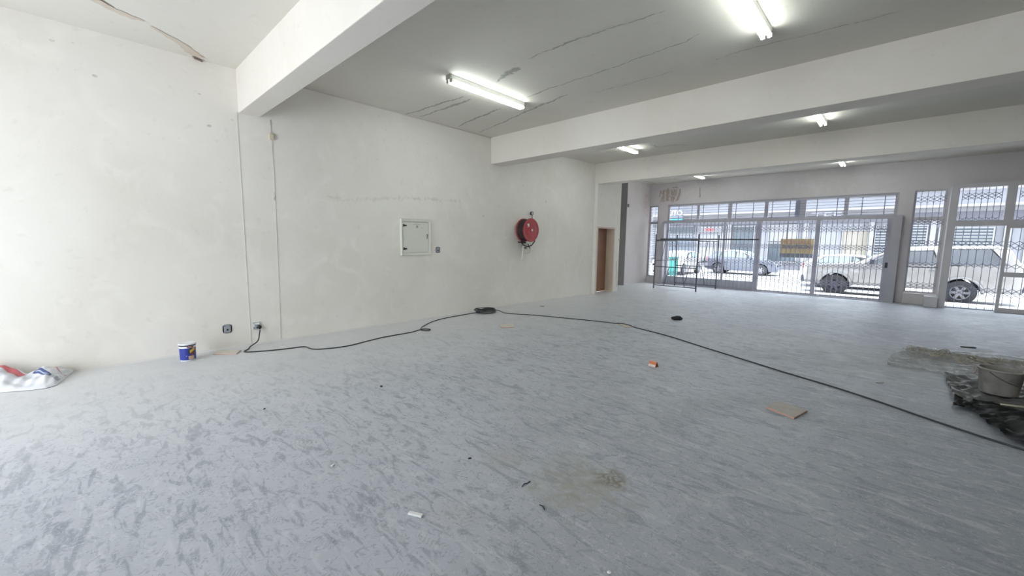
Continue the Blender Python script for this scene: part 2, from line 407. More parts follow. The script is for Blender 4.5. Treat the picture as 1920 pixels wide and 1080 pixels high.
wl = MB(); walled(wl, 'x', XL-.28, XL, YB-.3, 10.52, 0, H, [])
wl.ribbon([(XL, 2.02, 2.26), (XL, 2.02, 2.14), (XL, 2.03, 2.08)], [.014, .02, .01], (.0015, 0, 0), 0, 1.3, .003)
wl.ribbon([(XL, 2.7, 2.24), (XL, 3.0, 2.22), (XL, 3.6, 2.26), (XL, 4.2, 2.33), (XL, 5.0, 2.36), (XL, 5.6, 2.38)], [.10, .14, .10, .12, .12, .08], (.0015, 0, 0), 0, .26, .008)
for y, z, r in ((-.05, 3.62, .02), (.25, 3.35, .022), (.75, 2.5, .012), (1.28, 3.02, .025), (1.36, 2.3, .012), (.1, 3.65, .015), (1.55, 3.15, .02), (7.5, 2.9, .03), (8.4, 2.6, .03), (6.9, 1.7, .02), (8.9, 2.2, .02), (1.2, 3.4, .015), (5.35, 1.86, .02), (6.2, 2.1, .03)):
    wl.blob([(XL, y+math.cos(a*.9)*r*1.6, z+math.sin(a*.9)*r) for a in range(7)], (.0015, 0, 0), 0, .33)
wl.prism([(XL, 8.9, 0), (-6.60, 10.52, 0), (XL-.01, 10.52, 0)], (0, 0, H))
lw = struct(wl.build('wall_left', [WALLP]), 'long off-white plastered side wall')
# door wall, standing slightly proud, with a door opening
XD = -6.5; dw_ = MB()
dw_.box(XL-.28, 10.52, 0, XD, 10.56, H-.57); walled(dw_, 'x', XL-.28, XL, 10.56, 10.9, H-.57, H, [])
walled(dw_, 'x', XD-.34, XD, 10.56, 11.92, 0, H, [(10.56, 11.60, 0, 2.03), (10.56, 10.86, H-.57, H)])
dw_.ribbon([(XD, 11.80, 1.0), (XD, 11.83, .5), (XD, 11.87, .06)], [.015, .02, .02], (.0015, 0, 0), 0, .9, .01)
dws = struct(dw_.build('wall_left_door_side', [WALL]), 'short stretch of wall holding the brown door')
dws.name = 'wall_door'
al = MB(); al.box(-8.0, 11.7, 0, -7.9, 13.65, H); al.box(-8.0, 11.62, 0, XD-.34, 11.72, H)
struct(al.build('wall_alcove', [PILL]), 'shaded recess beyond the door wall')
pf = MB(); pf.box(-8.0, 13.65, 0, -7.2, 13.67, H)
struct(pf.build('wall_pilaster', [PILL]), 'narrow wall return facing into the room, its shade painted in grey')
wf2 = MB(); wf2.box(-8.0, 13.67, 0, -7.2, YF+.35, H)
wf2.blob([(-7.2, 15.48, 3.7), (-7.2, 14.9, 3.6), (-7.2, 14.7, 3.1), (-7.2, 15.0, 2.5), (-7.2, 15.4, 2.3), (-7.2, 15.48, 2.6)], (.0015, 0, 0), 0, .42)
struct(wf2.build('wall_left_front', [plaster('pinkish_plaster', (.74, .69, .68), (.68, .62, .61), stain=(.60, .50, .47))]), 'pinkish plastered side wall beside the front windows')
struct(MB().box(XR, YB-.3, 0, XR+.25, YF+.35, H).build('wall_right', WALL))
bk = MB(); walled(bk, 'y', YB-.25, YB, -6.742, XR, 0, H, [(-6.3, -1.7, .1, 3.0)])
struct(bk.build('wall_back', WALL))
wf = MB()
BIG = (-6.48, -.06, 0, 3.02); NL = (-7.19, -6.83, .24, 3.0); NR = (.24, .85, .295, 3.05); EN = (.93, 3.75, 0, 3.08)
walled(wf, 'y', YF, YF+.3, -7.2, XR, 0, H, [BIG, NL, NR, EN])
wf.blob([(x, YF, z) for x, z in [(-6.81,3.68),(-6.4,3.66),(-6.09,3.65),(-6.0,3.4),(-6.11,3.15),(-6.27,3.05),(-6.6,3.08),(-6.89,3.08),(-6.82,3.35)]], (0, -.0015, 0), 0, .62)
wf.ribbon([(-6.52, YF, 3.66), (-6.50, YF, 3.4), (-6.50, YF, 3.12)], [.10, .12, .09], (0, -.0045, 0), 0, 1.1, .0)
wf.ribbon([(-6.80, YF, 3.64), (-6.78, YF, 3.5), (-6.84, YF, 3.3)], [.04, .05, .03], (0, -.0030, 0), 0, 1.0, .0)
wf.ribbon([(-6.08, YF, 3.62), (-6.04, YF, 3.45), (-6.12, YF, 3.22), (-6.2, YF, 3.1)], [.05, .07, .09, .05], (0, -.0030, 0), 0, .9, .0)
wf.ribbon([(-6.4, YF, 3.64), (-6.2, YF, 3.65), (-6.08, YF, 3.63)], [.03, .04, .03], (0, -.0060, 0), 0, 1.0, .0)
wf.ribbon([(-5.34, YF, 3.62), (-5.33, YF, 3.4), (-5.31, YF, 3.18)], [.03, .035, .06], (0, -.0015, 0), 0, 1.0, .004)
struct(wf.build('wall_front', WALLF), 'front wall above and between the shopfront windows')
# beams
def beam(n, y0, y1, label):
    b = MB().bevbox(XL if y0 < 10 else XL-.2, y0, H-.57, XR, y1, H+.02, .008)
    struct(b.build('trim_%d' % n, BEAM), label)
beam(1, 1.62, 1.88, 'nearest deep white ceiling beam')
beam(2, 6.42, 6.80, 'second deep white ceiling beam')
beam(3, 10.50, 10.86, 'farthest deep white ceiling beam')
# thin cornice bead along the left wall / skirting dust ridge
struct(MB().tube([(XL+.004, 1.88, H-.006), (XL+.004, 6.42, H-.006)], .008, 6).build('trim_4', BEAM))
sk = MB()
sk.prism([(XL, -3.8, 0), (XL+.022, -3.8, 0), (XL+.006, -3.8, .012), (XL, -3.8, .02)], (0, 12.7, 0))
struct(sk.build('baseboard_left', mat('chalky_ridge', (.70, .69, .66), .9, bump=.5, bscale=25)), 'chalky ridge of plaster where the side wall meets the floor')
# faint vertical joints below beam 1
struct(MB().box(XL, 1.60, 0, XL+.004, 1.607, H-.57).build('trim_5', mat('joint_line', (.74, .71, .66), .8)))

# ------------------------------------------------------------------ doors and windows
def frame_rect(mb, x0, x1, z0, z1, y0, y1, t, bottom=True):
    mb.box(x0, y0, z0, x0+t, y1, z1); mb.box(x1-t, y0, z0, x1, y1, z1); mb.box(x0+t, y0, z1-t, x1-t, y1, z1)
    if bottom: mb.box(x0+t, y0, z0, x1-t, y1, z0+t)
def pane(x0, x1, z0, z1, y, parent):
    return MB().box(x0, y-.003, z0, x1, y+.003, z1).build('pane', GLASS, parent)
YW = YF+.10
# wooden side door
d = struct(bpy.data.objects.new('door_1', None), 'brown wooden door set deep in a cream frame'); C.objects.link(d); d.location = (XD, 10.56, 0)
WOOD = mat('brown_veneer', (.30, .145, .085), .35, var=.25, scale=3, coat=.1)
CREAM = mat('cream_door_frame', (.66, .55, .44), .5)
MB().bevbox(-.30, .04, .015, -.255, .99, 1.985, .004).build('door_leaf', WOOD, d)
fm = MB(); fm.box(-.34, 0, 0, .012, .045, 2.03); fm.box(-.34, .995, 0, .012, 1.04, 2.03); fm.box(-.34, .045, 1.985, .012, .995, 2.03)
fm.build('door_frame', CREAM, d)
hm = MB(); hm.bevbox(-.256, .90, .90, -.248, .94, 1.06, .002); hm.tube([(-.25, .92, 1.02), (-.21, .92, 1.02), (-.205, .88, 1.02), (-.205, .81, 1.02)], .008, 8)
hm.build('door_handle', mat('aged_brass', (.35, .25, .14), .35, .8), d)

# window 1: the wide shopfront window
w1 = struct(bpy.data.objects.new('window_1', None), 'wide grey shopfront window with six barred upper panes'); C.objects.link(w1)
f = MB(); x0, x1, z0, z1 = BIG; frame_rect(f, x0, x1, z0, z1, YW-.06, YW+.04, .07, False)
f.box(x0, YW-.07, 2.31, x1, YW+.05, 2.43)
f.box(x0+.07, YW-.06, 0, x1-.07, YW+.04, .05)
mull = [-5.36, -4.30, -3.21, -2.22, -1.17]
for x, t in zip(mull, (.08, .12, .10, .15, .10)): f.box(x-t/2, YW-.06, 2.43, x+t/2, YW+.04, z1-.07)
f.box(-3.45, YW-.07, .05, -3.31, YW+.05, 2.31); f.box(-4.47, YW-.03, .3, -4.42, YW+.03, 2.31)
f.box(-1.85, YW-.05, .05, -1.74, YW+.03, 2.31); f.box(-.24, YW-.05, .05, -.13, YW+.03, 2.31)
f.box(-2.60, YW-.02, 1.75, -2.56, YW+.02, 2.31)
f.build('window_frame', FRAME, w1)
MB().box(x0+.07, YW-.06, .05, -3.45, YW+.04, .30).build('lower_panel', mat('grey_panel', (.50, .52, .55), .6), w1)
xs = [x0+.07]+mull+[x1-.07]
for a, b in zip(xs, xs[1:]): pane(a+.03, b-.03, 2.43, z1-.07, YW, w1)
for a, b, c in ((x0+.07, -4.47, .3), (-4.42, -3.45, .3), (-3.31, -1.85, .05), (-1.74, -.24, .05)): pane(a, b, c, 2.31, YW, w1)
for i, z in enumerate([2.505+.085*k for k in range(6)]):
    MB().tube([(x0+.05, YF+.02, z), (x1-.05, YF+.02, z)], .0055, 6).build('security_bar', GATE, w1)
for a, b in zip(xs, xs[1:]):
    for t in ((.34, .80) if a < -6 or a > -3 else (.18, .66)):
        xx = a+(b-a)*t
        MB().tube([(xx, YF+.01, 2.43), (xx, YF+.01, z1-.07)], .011, 6).build('upright_security_bar', GATE, w1)
# windows 2 and 3: narrow side lights
def sidelight(n, r, tz, label, fr, bars):
    w_ = struct(bpy.data.objects.new('window_%d' % n, None), label); C.objects.link(w_)
    f = MB(); frame_rect(f, r[0], r[1], r[2], r[3], YW-.06, YW+.04, .045); f.box(r[0]+.045, YW-.06, tz-.04, r[1]-.045, YW+.04, tz+.05)
    f.build('window_frame', fr, w_); pane(r[0]+.045, r[1]-.045, r[2]+.045, tz-.04, YW, w_); pane(r[0]+.045, r[1]-.045, tz+.05, r[3]-.045, YW, w_)
    if bars:
        b = MB()
        for k in range(2): b.tube([(r[0]+.12*(k+1), YF+.03, r[2]), (r[0]+.12*(k+1), YF+.03, r[3])], .006, 6)
        for k in range(22): b.tube([(r[0]+.04, YF+.03, r[2]+.1+k*.12), (r[1]-.04, YF+.03, r[2]+.1+k*.12)], .004, 5)
        b.build('bar_grille', GATE, w_)
    return w_
sidelight(2, NL, 2.34, 'tall narrow barred window in the far left corner', FRAME, True)
sidelight(3, NR, 2.29, 'tall narrow window between the pillar and the entrance', FRAMEL, False)
# window 4: behind the viewer
w4 = struct(bpy.data.objects.new('window_4', None)); C.objects.link(w4)
f = MB(); frame_rect(f, -6.3, -1.7, .1, 3.0, YB-.16, YB-.08, .07)
for x in (-4.8, -3.2): f.box(x-.04, YB-.155, .17, x+.04, YB-.085, 2.93)
f.build('window_frame', FRAME, w4); MB().box(-6.23, YB-.123, .17, -1.77, YB-.117, 2.93).build('pane', GLASS, w4)

# entrance: frame standing into the room
d2 = struct(bpy.data.objects.new('door_2', None), 'glazed entrance with pale frame standing proud of the front wall'); C.objects.link(d2)
YE = 15.05; f = MB()
for a, b in ((.89, 1.03), (3.66, 3.80)): f.box(a, YE, 0, b, YF+.12, 3.10)
f.box(1.03, YE, 3.0, 3.66, YF+.12, 3.10)
f.box(1.03, YE+.002, 2.07, 3.66, YE+.09, 2.20)
for a in (1.79, 2.72): f.box(a, YE, 2.20, a+.15, YE+.10, 3.0)
f.build('door_frame', FRAMEL, d2)
def leaf(a, b, y):
    m = MB(); frame_rect(m, a, b, .0, 2.07, y, y+.05, .06, False); m.box(a+.06, y+.001, 0, b-.06, y+.049, .11); m.box(a+.06, y+.001, .86, b-.06, y+.049, .97)
    o = m.build('sliding_leaf', FRAMEL, d2); pane(a+.06, b-.06, .11, .86, y+.025, o); pane(a+.06, b-.06, .97, 2.01, y+.025, o)
leaf(1.86, 2.82, YE+.02); leaf(2.80, 3.66, YE+.08)
o = MB().box(1.03, YE+.055, .02, 1.86, YE+.061, 2.07).build('pane', GLASS, d2)
for a, b in ((1.03, 1.79), (1.94, 2.72), (2.87, 3.66)): pane(a, b, 2.20, 3.0, YE+.05, d2)
struct(MB().bevbox(.64, 14.93, 0, .888, YF, .27, .01).build('trim_6', FRAMEL), 'low pale boxed step at the foot of the entrance frame')
struct(MB().bevbox(.24, 15.36, 0, .89, YF, .29, .01).build('trim_7', WALLF))
# entrance side casing filling between frame and wall head

# trellis gates ----------------------------------------------------------------
def trellis_rows(parent, xs, y, rows, t=.012, name='lattice_strip'):
    for (a, b) in rows:
        m = MB()
        for i in range(len(xs)-1):
            m.bar((xs[i], y-.012, a), (xs[i+1], y-.012, b), .004, t); m.bar((xs[i], y+.012, b), (xs[i+1], y+.012, a), .004, t)
        m.build(name, GATE, parent)
g = thing('security_gate', 'long expanding trellis security gate closed across the wide shopfront window', 'security gate', (-3.3, 15.3, 0))
GX = -3.3
gxs = [-6.38+.1206*i-GX for i in range(52)]
ub = MB().box(-.0068, -.012, .03, .0068, .012, 2.31).build('upright_bar', GATE, g); ub.location = (gxs[0], 0, 0)
for x in gxs[1:]:
    c = ub.copy(); C.objects.link(c); c.location = (x, 0, 0)
rows = [(2.02, 2.14), (1.94, 2.06), (1.49, 1.585), (1.415, 1.51), (.96, 1.06), (.88, .98), (.43, .52), (.35, .445)]
trellis_rows(g, gxs, 0, rows)
MB().box(-6.5-GX, -.04, 2.30, .05-GX, .04, 2.40).build('top_track', FRAME, g)
MB().box(-6.42-GX, -.025, 0, -.12-GX, .025, .022).build('bottom_track', FRAME, g)
MB().box(-6.56-GX, -.04, 0, -6.47-GX, .16, 2.36).build('end_post', FRAME, g)
MB().box(-.13-GX, -.05, 0, .06-GX, .18, 2.40).build('end_post', FRAME, g)
lk = MB().bevbox(-.19-GX, -.03, .95, -.13-GX, .03, 1.10, .004).build('gate_lock', BLACKP, g)
g3 = thing('window_trellis', 'fixed trellis bars over the narrow window beside the entrance post', 'security bars', (.55, YF+.02, 0))
xs3 = [.26-.55+.118*i for i in range(6)]
for x in xs3: MB().box(x-.0055, -.006, .32, x+.0055, .006, 3.02).build('upright_bar', GATE, g3)
trellis_rows(g3, xs3, 0, [(2.72, 2.80), (2.80, 2.89), (2.13, 2.20), (2.20, 2.27), (1.64, 1.72), (1.56, 1.64), (1.06, 1.14), (.98, 1.06), (.51, .60), (.42, .51)])
MB().box(.24-.55, -.01, .985, .85-.55, .01, 1.01).build('cross_rail', GATE, g3)
g4 = thing('entrance_trellis', 'trellis bars over the lower glass of the entrance doors', 'security bars', (2.3, YE+.13, 0))
xs4 = [1.06-2.3+.130*i for i in range(20)]
for x in xs4: MB().box(x-.0055, -.006, .02, x+.0055, .006, 2.07).build('upright_bar', GATE, g4)
trellis_rows(g4, xs4, 0, [(1.60, 1.71), (1.49, 1.60), (1.05, 1.16), (.46, .57), (.36, .46)])
MB().box(-1.27, -.01, .005, 1.36, .01, .03).build('bottom_rail', GATE, g4)
for k, (a, b, lab) in enumerate(((1.03, 1.79, 'trellis bars over the transom pane nearest the entrance post'), (1.94, 2.72, 'trellis bars over the middle transom pane above the sliding doors'))):
    g5 = thing('transom_trellis', lab, 'security bars', ((a+b)/2, YE+.12, 2.2)); n = 6
    xq = [a-(a+b)/2+.06+(b-a-.12)*i/n for i in range(n+1)]
    for x in xq: MB().box(x-.0055, -.006, 0, x+.0055, .006, .8).build('upright_bar', GATE, g5)
    trellis_rows(g5, xq, 0, [(.60, .68), (.52, .60), (.0, .09)])

# for-sale board hanging just outside the glass
sg = thing('estate_agent_sign', 'yellow FOR SALE board with a black bottom strip hanging behind the gate', 'sign', (-2.33, YF+.2, 1.15))
sg.location = (-2.33, 15.78, 1.15)
YEL = mat('sign_yellow', (.50, .31, .07), .5, var=.05); ORG = mat('sign_orange', (.46, .12, .04), .5); NAVY = mat('sign_navy', (.03, .035, .06), .5)
MB().bevbox(-.44, -.012, .13, .44, .012, .60, .004).build('board', YEL, sg)
MB().bevbox(-.44, -.013, 0, .44, .013, .128, .004).build('bottom_strip', mat('sign_black', (.055, .05, .07), .5), sg)
text('lettering', 'FOR SALE', .155, ORG, (0, -.0145, .49), (PI/2, 0, 0), sg, sx=1.05, bold=.003)
text('lettering', 'RAWSON', .155, NAVY, (0, -.0145, .345), (PI/2, 0, 0), sg, sx=1.12, bold=.004)
text('lettering', '·  ·  ·  ·  ·', .09, ORG, (0, -.0145, .205), (PI/2, 0, 0), sg) if False else None
hb = MB(); hb.tube([(.02, 0, .60), (.02, 0, 1.25)], .012, 8); hb.box(-.12, -.03, 1.25, .04, .03, 1.95); hb.build('hanger', mat('hanger_paint', (.27, .26, .32), .5), sg)

# ------------------------------------------------------------------ lamps
def make_lamp(label):
    t = thing('fluorescent_light', label, 'ceiling light', group='fluorescent battens')
    MB().bevbox(-.045, -.77, -.062, .045, .77, 0, .006).build('housing', LAMPW, t)
    for s in (-1, 1):
        e = MB().bevbox(-.052, s*.77-.012, -.066, .052, s*.77+.012, 0, .004)
        e.bevbox(-.055, s*.755-.012, -.105, -.012, s*.755+.012, -.055, .004); e.bevbox(.012, s*.755-.012, -.105, .055, s*.755+.012, -.055, .004)
        e.build('end_cap', LAMPG, t)
    for s in (-1, 1): MB().tube([(s*.033, -.745, -.088), (s*.033, .745, -.088)], .0165, 12).build('tube', TUBE, t)
    return t
lamp = make_lamp('twin-tube fluorescent batten near the left wall between first and second beams')
lamp.location = (-4.70, 4.43, H)
dup(lamp, (-1.20, 4.42, H), 'twin-tube fluorescent batten cut by the top edge of the photo')
dup(lamp, (-4.84, 8.78, H), 'fluorescent batten near the left wall just behind the second beam')
l4 = dup(lamp, (-1.17, 8.76, H), 'fluorescent batten behind the second beam, away from the left wall')
dup(lamp, (-4.93, 13.83, H), 'small far fluorescent batten behind the third beam, left of its twin')
dup(lamp, (-1.26, 13.90, H), 'small far fluorescent batten behind the third beam, right of its twin')

# ------------------------------------------------------------------ left wall fittings
IV = mat('ivory_enamel', (.74, .74, .66), .4, var=.03)
db = thing('distribution_board', 'ivory metal electrical cabinet set into the side wall', 'electrical cabinet', (XL, 4.435, 1.26))
f = MB(); W, HH = .335, .695
def mitre(y0, z0, y1, z1, yi0, zi0, yi1, zi1, xo, xi):
    f.add([(xo,y0,z0),(xo,y1,z1),(xi,yi1,zi1),(xi,yi0,zi0)], [(0,1,2,3)])
xo, xi, b = .008, .035, .05
co = [(-W,0),(W,0),(W,HH),(-W,HH)]; ci = [(-W+b,b),(W-b,b),(W-b,HH-b),(-W+b,HH-b)]; cm_ = [(-W+.012,.012),(W-.012,.012),(W-.012,HH-.012),(-W+.012,HH-.012)]
for k in range(4):
    j = (k+1) % 4
    f.add([(0,*co[k]),(0,*co[j]),(xi,*cm_[j]),(xi,*cm_[k])], [(0,1,2,3)])
    f.add([(xi,*cm_[k]),(xi,*cm_[j]),(.022,*ci[j]),(.022,*ci[k])], [(0,1,2,3)])
    f.add([(.022,*ci[k]),(.022,*ci[j]),(0.0,*ci[j]),(0.0,*ci[k])], [(0,1,2,3)])
f.build('frame', IV, db)
dd = MB().bevbox(.004, -W+b+.006, b+.006, .020, W-b-.006, HH-b-.014, .003).build('door', IV, db)
for z in (.13, .565):
    MB().prism([(.020, -W+b+.0, z-.028), (.020, -W+b+.02, z-.016), (.020, -W+b+.075, z-.010), (.020, -W+b+.075, z+.010), (.020, -W+b+.02, z+.016), (.020, -W+b+.0, z+.028)], (.012, 0, 0)).build('hinge', BLACKP, dd)
h = MB(); h.tube([(.02, .245, .40), (.04, .245, .40)], .012, 10); h.prism([(.034, .236, .41), (.034, .258, .41), (.034, .246, .32), (.034, .230, .32)], (.008, 0, 0)); h.build('handle', mat('steel_handle', (.30, .29, .27), .4, .7), dd)
text('lettering', 'SUB BOARD', .028, mat('faded_ink', (.30, .30, .27), .6), (.021, .03, .60), (PI/2, 0, PI/2), dd, ext=.0006) if False else MB().box(.0203, -.07, .592, .0208, .09, .60).build('faded_print', mat('faded_ink', (.48, .48, .43), .6), dd)
wr = MB().box(.0203, .0, .525, .021, .045, .575); wr.build('sticker', mat('grey_sticker', (.40, .40, .37), .6, var=.6, scale=90), dd)
MB().lathe([(.006, .020), (.006, .024), (.0001, .024)], (0, .13, .525), 'x', 10).build('screw', mat('dark_screw', (.2, .19, .17), .5), dd)

GALV = mat('galvanised_box', (.36, .37, .41), .5, .3, .1, 20); HOLE = mat('dark_gap', (.012, .012, .016), .8)
def wallbox(label, y, z, w_, h_):
    t = thing('electrical_wall_box', label, 'wall box', (XL, y, z), group='open metal wall boxes')
    m = MB(); n = 20
    m.add([(.003, w_/2*.98*math.copysign(abs(math.cos(a))**.5, math.cos(a)), h_/2*math.copysign(abs(math.sin(a))**.5, math.sin(a))) for a in [2*PI*k/n+.01 for k in range(n)]], [tuple(range(n))])
    m.build('cut_out', HOLE, t)
    q = MB().bevbox(.004, -w_*.36, -h_*.44, .011, w_*.36, h_*.46, .003).build('cover_plate', GALV, t)
    MB().disc(.012, .0115, (0, 0, -h_*.1), 'x', 12).build('knockout', HOLE, q)
    for a, b in ((1, -1), (1, 1), (-1, 1)): MB().disc(.006, .0115, (0, a*w_*.27, b*h_*.36), 'x', 8).build('screw_hole', HOLE, q)
    return t
wallbox('open square wall box with loose grey cover low on the near wall', 1.326, .28, .115, .125)
wallbox('small open wall box beside the ivory electrical cabinet', 4.953, 1.364, .11, .125)
so = thing('wall_socket', 'low chrome wall socket with a black plug in it', 'socket', (XL, 1.683, .272))
MB().bevbox(0, -.052, -.055, .014, .052, .055, .004).build('face_plate', mat('chrome_plate', (.62, .64, .64), .3, .5), so)
MB().bevbox(.014, -.044, -.01, .022, -.022, .035, .003).build('switch', LAMPW, so); MB().bevbox(.014, -.015, .02, .020, .04, .04, .003).build('switch', LAMPW, so)
m = MB()
for y in (-.03, .01, .0):
    m.lathe([(.007, .014), (.007, .016), (.0001, .016)], (0, y, -.03), 'x', 10)
m.build('pin_hole', HOLE, so)
pg = thing('plug', 'black three-pin plug pushed into the chrome wall socket', 'plug', (XL+.018, 1.715, .255))
MB().lathe([(.028, 0), (.029, .012), (.024, .03), (.016, .038), (.0001, .038)], (0, 0, 0), 'x', 20).build('plug_body', BLACKP, pg)
MB().tube([(.022, 0, -.012), (.026, 0, -.035)], .009, 10).build('cord_grip', BLACKP, pg)
# cord outlet up under beam 1 and wire
co_ = thing('cord_outlet', 'small cream junction cover high on the wall with a thin cord through it', 'junction box', (XL, 2.012, 3.015))
MB().bevbox(0, -.032, -.042, .035, .032, .042, .008).build('cover', mat('cream_cover', (.66, .58, .44), .5), co_)
MB().tube([(.004, .006, .24), (.006, .004, .04)], .003, 6).build('cord', mat('old_cord', (.40, .35, .27), .7), co_)
MB().tube([(.006, .004, -.04), (.003, .012, -.5), (.003, .008, -1.2), (.003, -.002, -2.2), (.003, -.014, -3.0)], .0028, 6).build('cord', mat('painted_cord', (.70, .68, .62), .7), co_)
for y, z, lab in ((11.88, 1.65, 'tiny pale fitting on the door wall edge'),):
    t = tag(MB().bevbox(0, -.02, -.03, .03, .02, .03, .005).build('bell_push', CREAM), 'tiny cream bell push on the outer corner of the door wall', 'wall fitting'); t.location = (XD, y, z)
t = tag(MB().bevbox(0, -.035, -.06, .05, .035, .06, .006).build('wall_sensor', mat('sensor_grey', (.42, .40, .40), .5)), 'small grey box high on the pinkish wall beyond the recess', 'wall fitting'); t.location = (-7.2, 13.72, 2.9)

# hose reel ---------------------------------------------------------------
RED = mat('fire_red', (.42, .035, .04), .3, var=.1, coat=.4); HOSE = mat('hose_black', (.035, .02, .022), .45)
hr = thing('fire_hose_reel', 'red fire hose reel mounted on the side wall', 'hose reel', (XL+.004, 7.50, 1.83))
rd = MB(); R = .285
rd.lathe([(.0001, .318), (.03, .318), (.035, .305), (.07, .302), (.10, .298), (.16, .298), (.20, .285), (R-.02, .285), (R-.005, .292), (R, .285), (R, .275), (R-.01, .272), (.13, .272)], (0, 0, 0), 'x', 48)
o = rd.build('front_disc', RED, hr)
MB().disc(.028, .3185, (0, 0, 0), 'x', 20).build('hub_cap', mat('hub_label', (.70, .62, .60), .5), o)
MB().box(.299, -.155, .06, .3000, -.085, .15).build('label_sticker', mat('sticker_pale', (.72, .66, .64), .5), o)
for a in (2.6, 3.6, 5.4, .6):
    MB().prism([(.2990, math.cos(a)*.10-.012, math.sin(a)*.10), (.2990, math.cos(a)*.20, math.sin(a)*.20-.012), (.2990, math.cos(a)*.20, math.sin(a)*.20+.012), (.2990, math.cos(a)*.10+.012, math.sin(a)*.10+.01)], (.003, 0, 0)).build('disc_rib', RED, o)
MB().lathe([(.0001, .045), (R, .045), (R, .055), (.13, .058)], (0, 0, 0), 'x', 48).build('back_disc', RED, hr)
m = MB()
for i in range(5):
    for rr, off in ((.245, 0), (.21, .02)):
        x = .075+i*.042+off*.5
        m.tube([(x, rr*math.cos(2*PI*k/36), rr*math.sin(2*PI*k/36)) for k in range(36)], .021, 8, closed=True)
m.build('coiled_hose', HOSE, hr)
m = MB(); m.lathe([(.13, .05), (.13, .28)], (0, 0, 0), 'x', 24); m.build('drum', RED, hr)
m = MB(); m.tube([(.24, .20, -.16), (.24, .19, -.27), (.22, .10, -.37), (.19, 0, -.40), (.16, -.12, -.37), (.14, -.17, -.31), (.13, -.18, -.28)], .014, 10); m.build('hose_tail', HOSE, hr)
m = MB(); m.tube([(.10, -.26, -.29), (.16, -.05, -.30)], .018, 8); m.tube([(.13, -.18, -.30), (.13, -.16, -.22)], .012, 8); m.tube([(.16, .03, -.33), (.17, .10, -.44)], .010, 8); m.build('nozzle', BLACKP, hr)
m = MB(); m.bevbox(0, -.05, -.42, .012, .08, -.22, .003); m.box(0, -.03, -.02, .05, .03, .02); m.build('wall_bracket', mat('bracket_grey', (.45, .43, .42), .5), hr)
PW = mat('pipe_paint', (.74, .72, .66), .45)
m = MB(); m.tube([(.06, -.02, -.33), (.05, -.02, -.5), (.045, -.03, -.66), (.035, -.05, -.73), (.028, -.055, -.745)], .022, 10); m.build('supply_pipe', PW, hr)
m = MB(); m.tube([(.02, .28, -.30), (.02, .28, -.52), (.02, .24, -.56), (.02, .08, -.57)], .007, 8); m.build('thin_pipe', mat('pipe_grey', (.55, .55, .50), .5), hr)
m = MB(); m.tube([(.03, .03, -.43), (.06, .03, -.43)], .018, 10); m.lathe([(.026, .055), (.030, .062), (.026, .070), (.0001, .07)], (0, .07, -.43), 'x', 14); m.build('stop_valve', mat('valve_brass', (.20, .18, .15), .4, .6), hr)
gz = thing('pressure_gauge', 'small round gauge on a black stem above the hose reel', 'gauge', (XL, 7.80, 2.19))
m = MB(); m.tube([(.06, 0, -.09), (.06, 0, .0), (.06, -.0, .03)], .009, 8); m.tube([(.06, -.0, -.09), (.06, .09, -.095)], .008, 8); m.tube([(0, 0, -.06), (.06, 0, -.06)], .009, 8); m.build('stem', BLACKP, gz)
m = MB(); m.lathe([(.0001, .03), (.045, .03), (.047, .05), (.045, .07), (.037, .07), (.037, .066), (.0001, .066)], (0, -.01, .065), 'x', 24); o = m.build('gauge_case', BLACKP, gz)
MB().disc(.036, .0665, (0, -.01, .065), 'x', 20).build('dial', mat('dial_white', (.6, .6, .57), .4), o)

# ------------------------------------------------------------------ extension cable
def catmull(P, n=8):
    P = [V(p) for p in P]; out = []
    for i in range(len(P)-1):
        a = P[max(0, i-1)]; b = P[i]; c = P[i+1]; d_ = P[min(len(P)-1, i+2)]
        for k in range(n):
            t = k/n; out.append(.5*((2*b)+(c-a)*t+(2*a-5*b+4*c-d_)*t*t+(3*b-a-3*c+d_)*t**3))
    out.append(P[-1]); return out
R0 = .0085
path = [(XL+.044, 1.715, .215), (XL+.06, 1.70, .16), (XL+.12, 1.66, .07), (XL+.18, 1.55, .02), (-6.47, 1.50, R0), (-6.345, 1.425, R0), (-6.237, 1.566, R0), (-6.17, 1.72, R0), (-6.12, 1.9, R0), (-6.07, 2.1, R0), (-5.87, 2.13, R0), (-5.76, 2.25, R0), (-5.687, 2.545, R0), (-5.76, 2.9, R0), (-5.822, 3.213, R0), (-5.825, 3.707, R0), (-5.90, 3.98, R0)]
path += [(-5.80, 4.08, R0), (-5.72, 3.98, R0+.005), (-5.80, 3.90, R0+.012), (-5.95, 4.0, R0+.012), (-6.15, 4.22, R0), (-6.35, 4.55, R0), (-6.46, 4.95, R0), (-6.49, 5.5, R0), (-6.50, 5.75, R0)]
cc = V((-6.40, 5.98, 0))
for k in range(7*14):
    a = PI+.8+2*PI*k/14; lay = k//14
    rx = .20+.035*math.sin(lay*2.3)+.012*math.sin(k*.9); cx = cc+V((.025*math.sin(lay*1.9), .03*math.cos(lay*2.7), 0))
    path.append((cx.x+rx*.85*math.cos(a), cx.y+rx*math.sin(a), R0+.004+lay*.0095+.006*abs(math.sin(k*.45))))
path += [(-6.22, 6.15, .05), (-6.1, 6.2, .015), (-5.877, 6.25, R0), (-5.482, 6.46, R0), (-4.798, 6.699, R0), (-4.163, 6.891, R0), (-3.86, 6.95, R0), (-3.739, 6.965, .02), (-3.63, 6.965, .026), (-3.47, 6.93, .02), (-3.386, 6.90, R0), (-2.683, 6.668, R0), (-1.969, 6.316, R0), (-1.322, 6.002, R0), (-.803, 5.75, R0), (-.379, 5.564, R0), (-.022, 5.37, R0), (.277, 5.173, R0), (.531, 5.022, R0), (.701, 4.93, R0), (.858, 4.86, R0), (1.3, 4.7, R0), (2.2, 4.6, R0)]
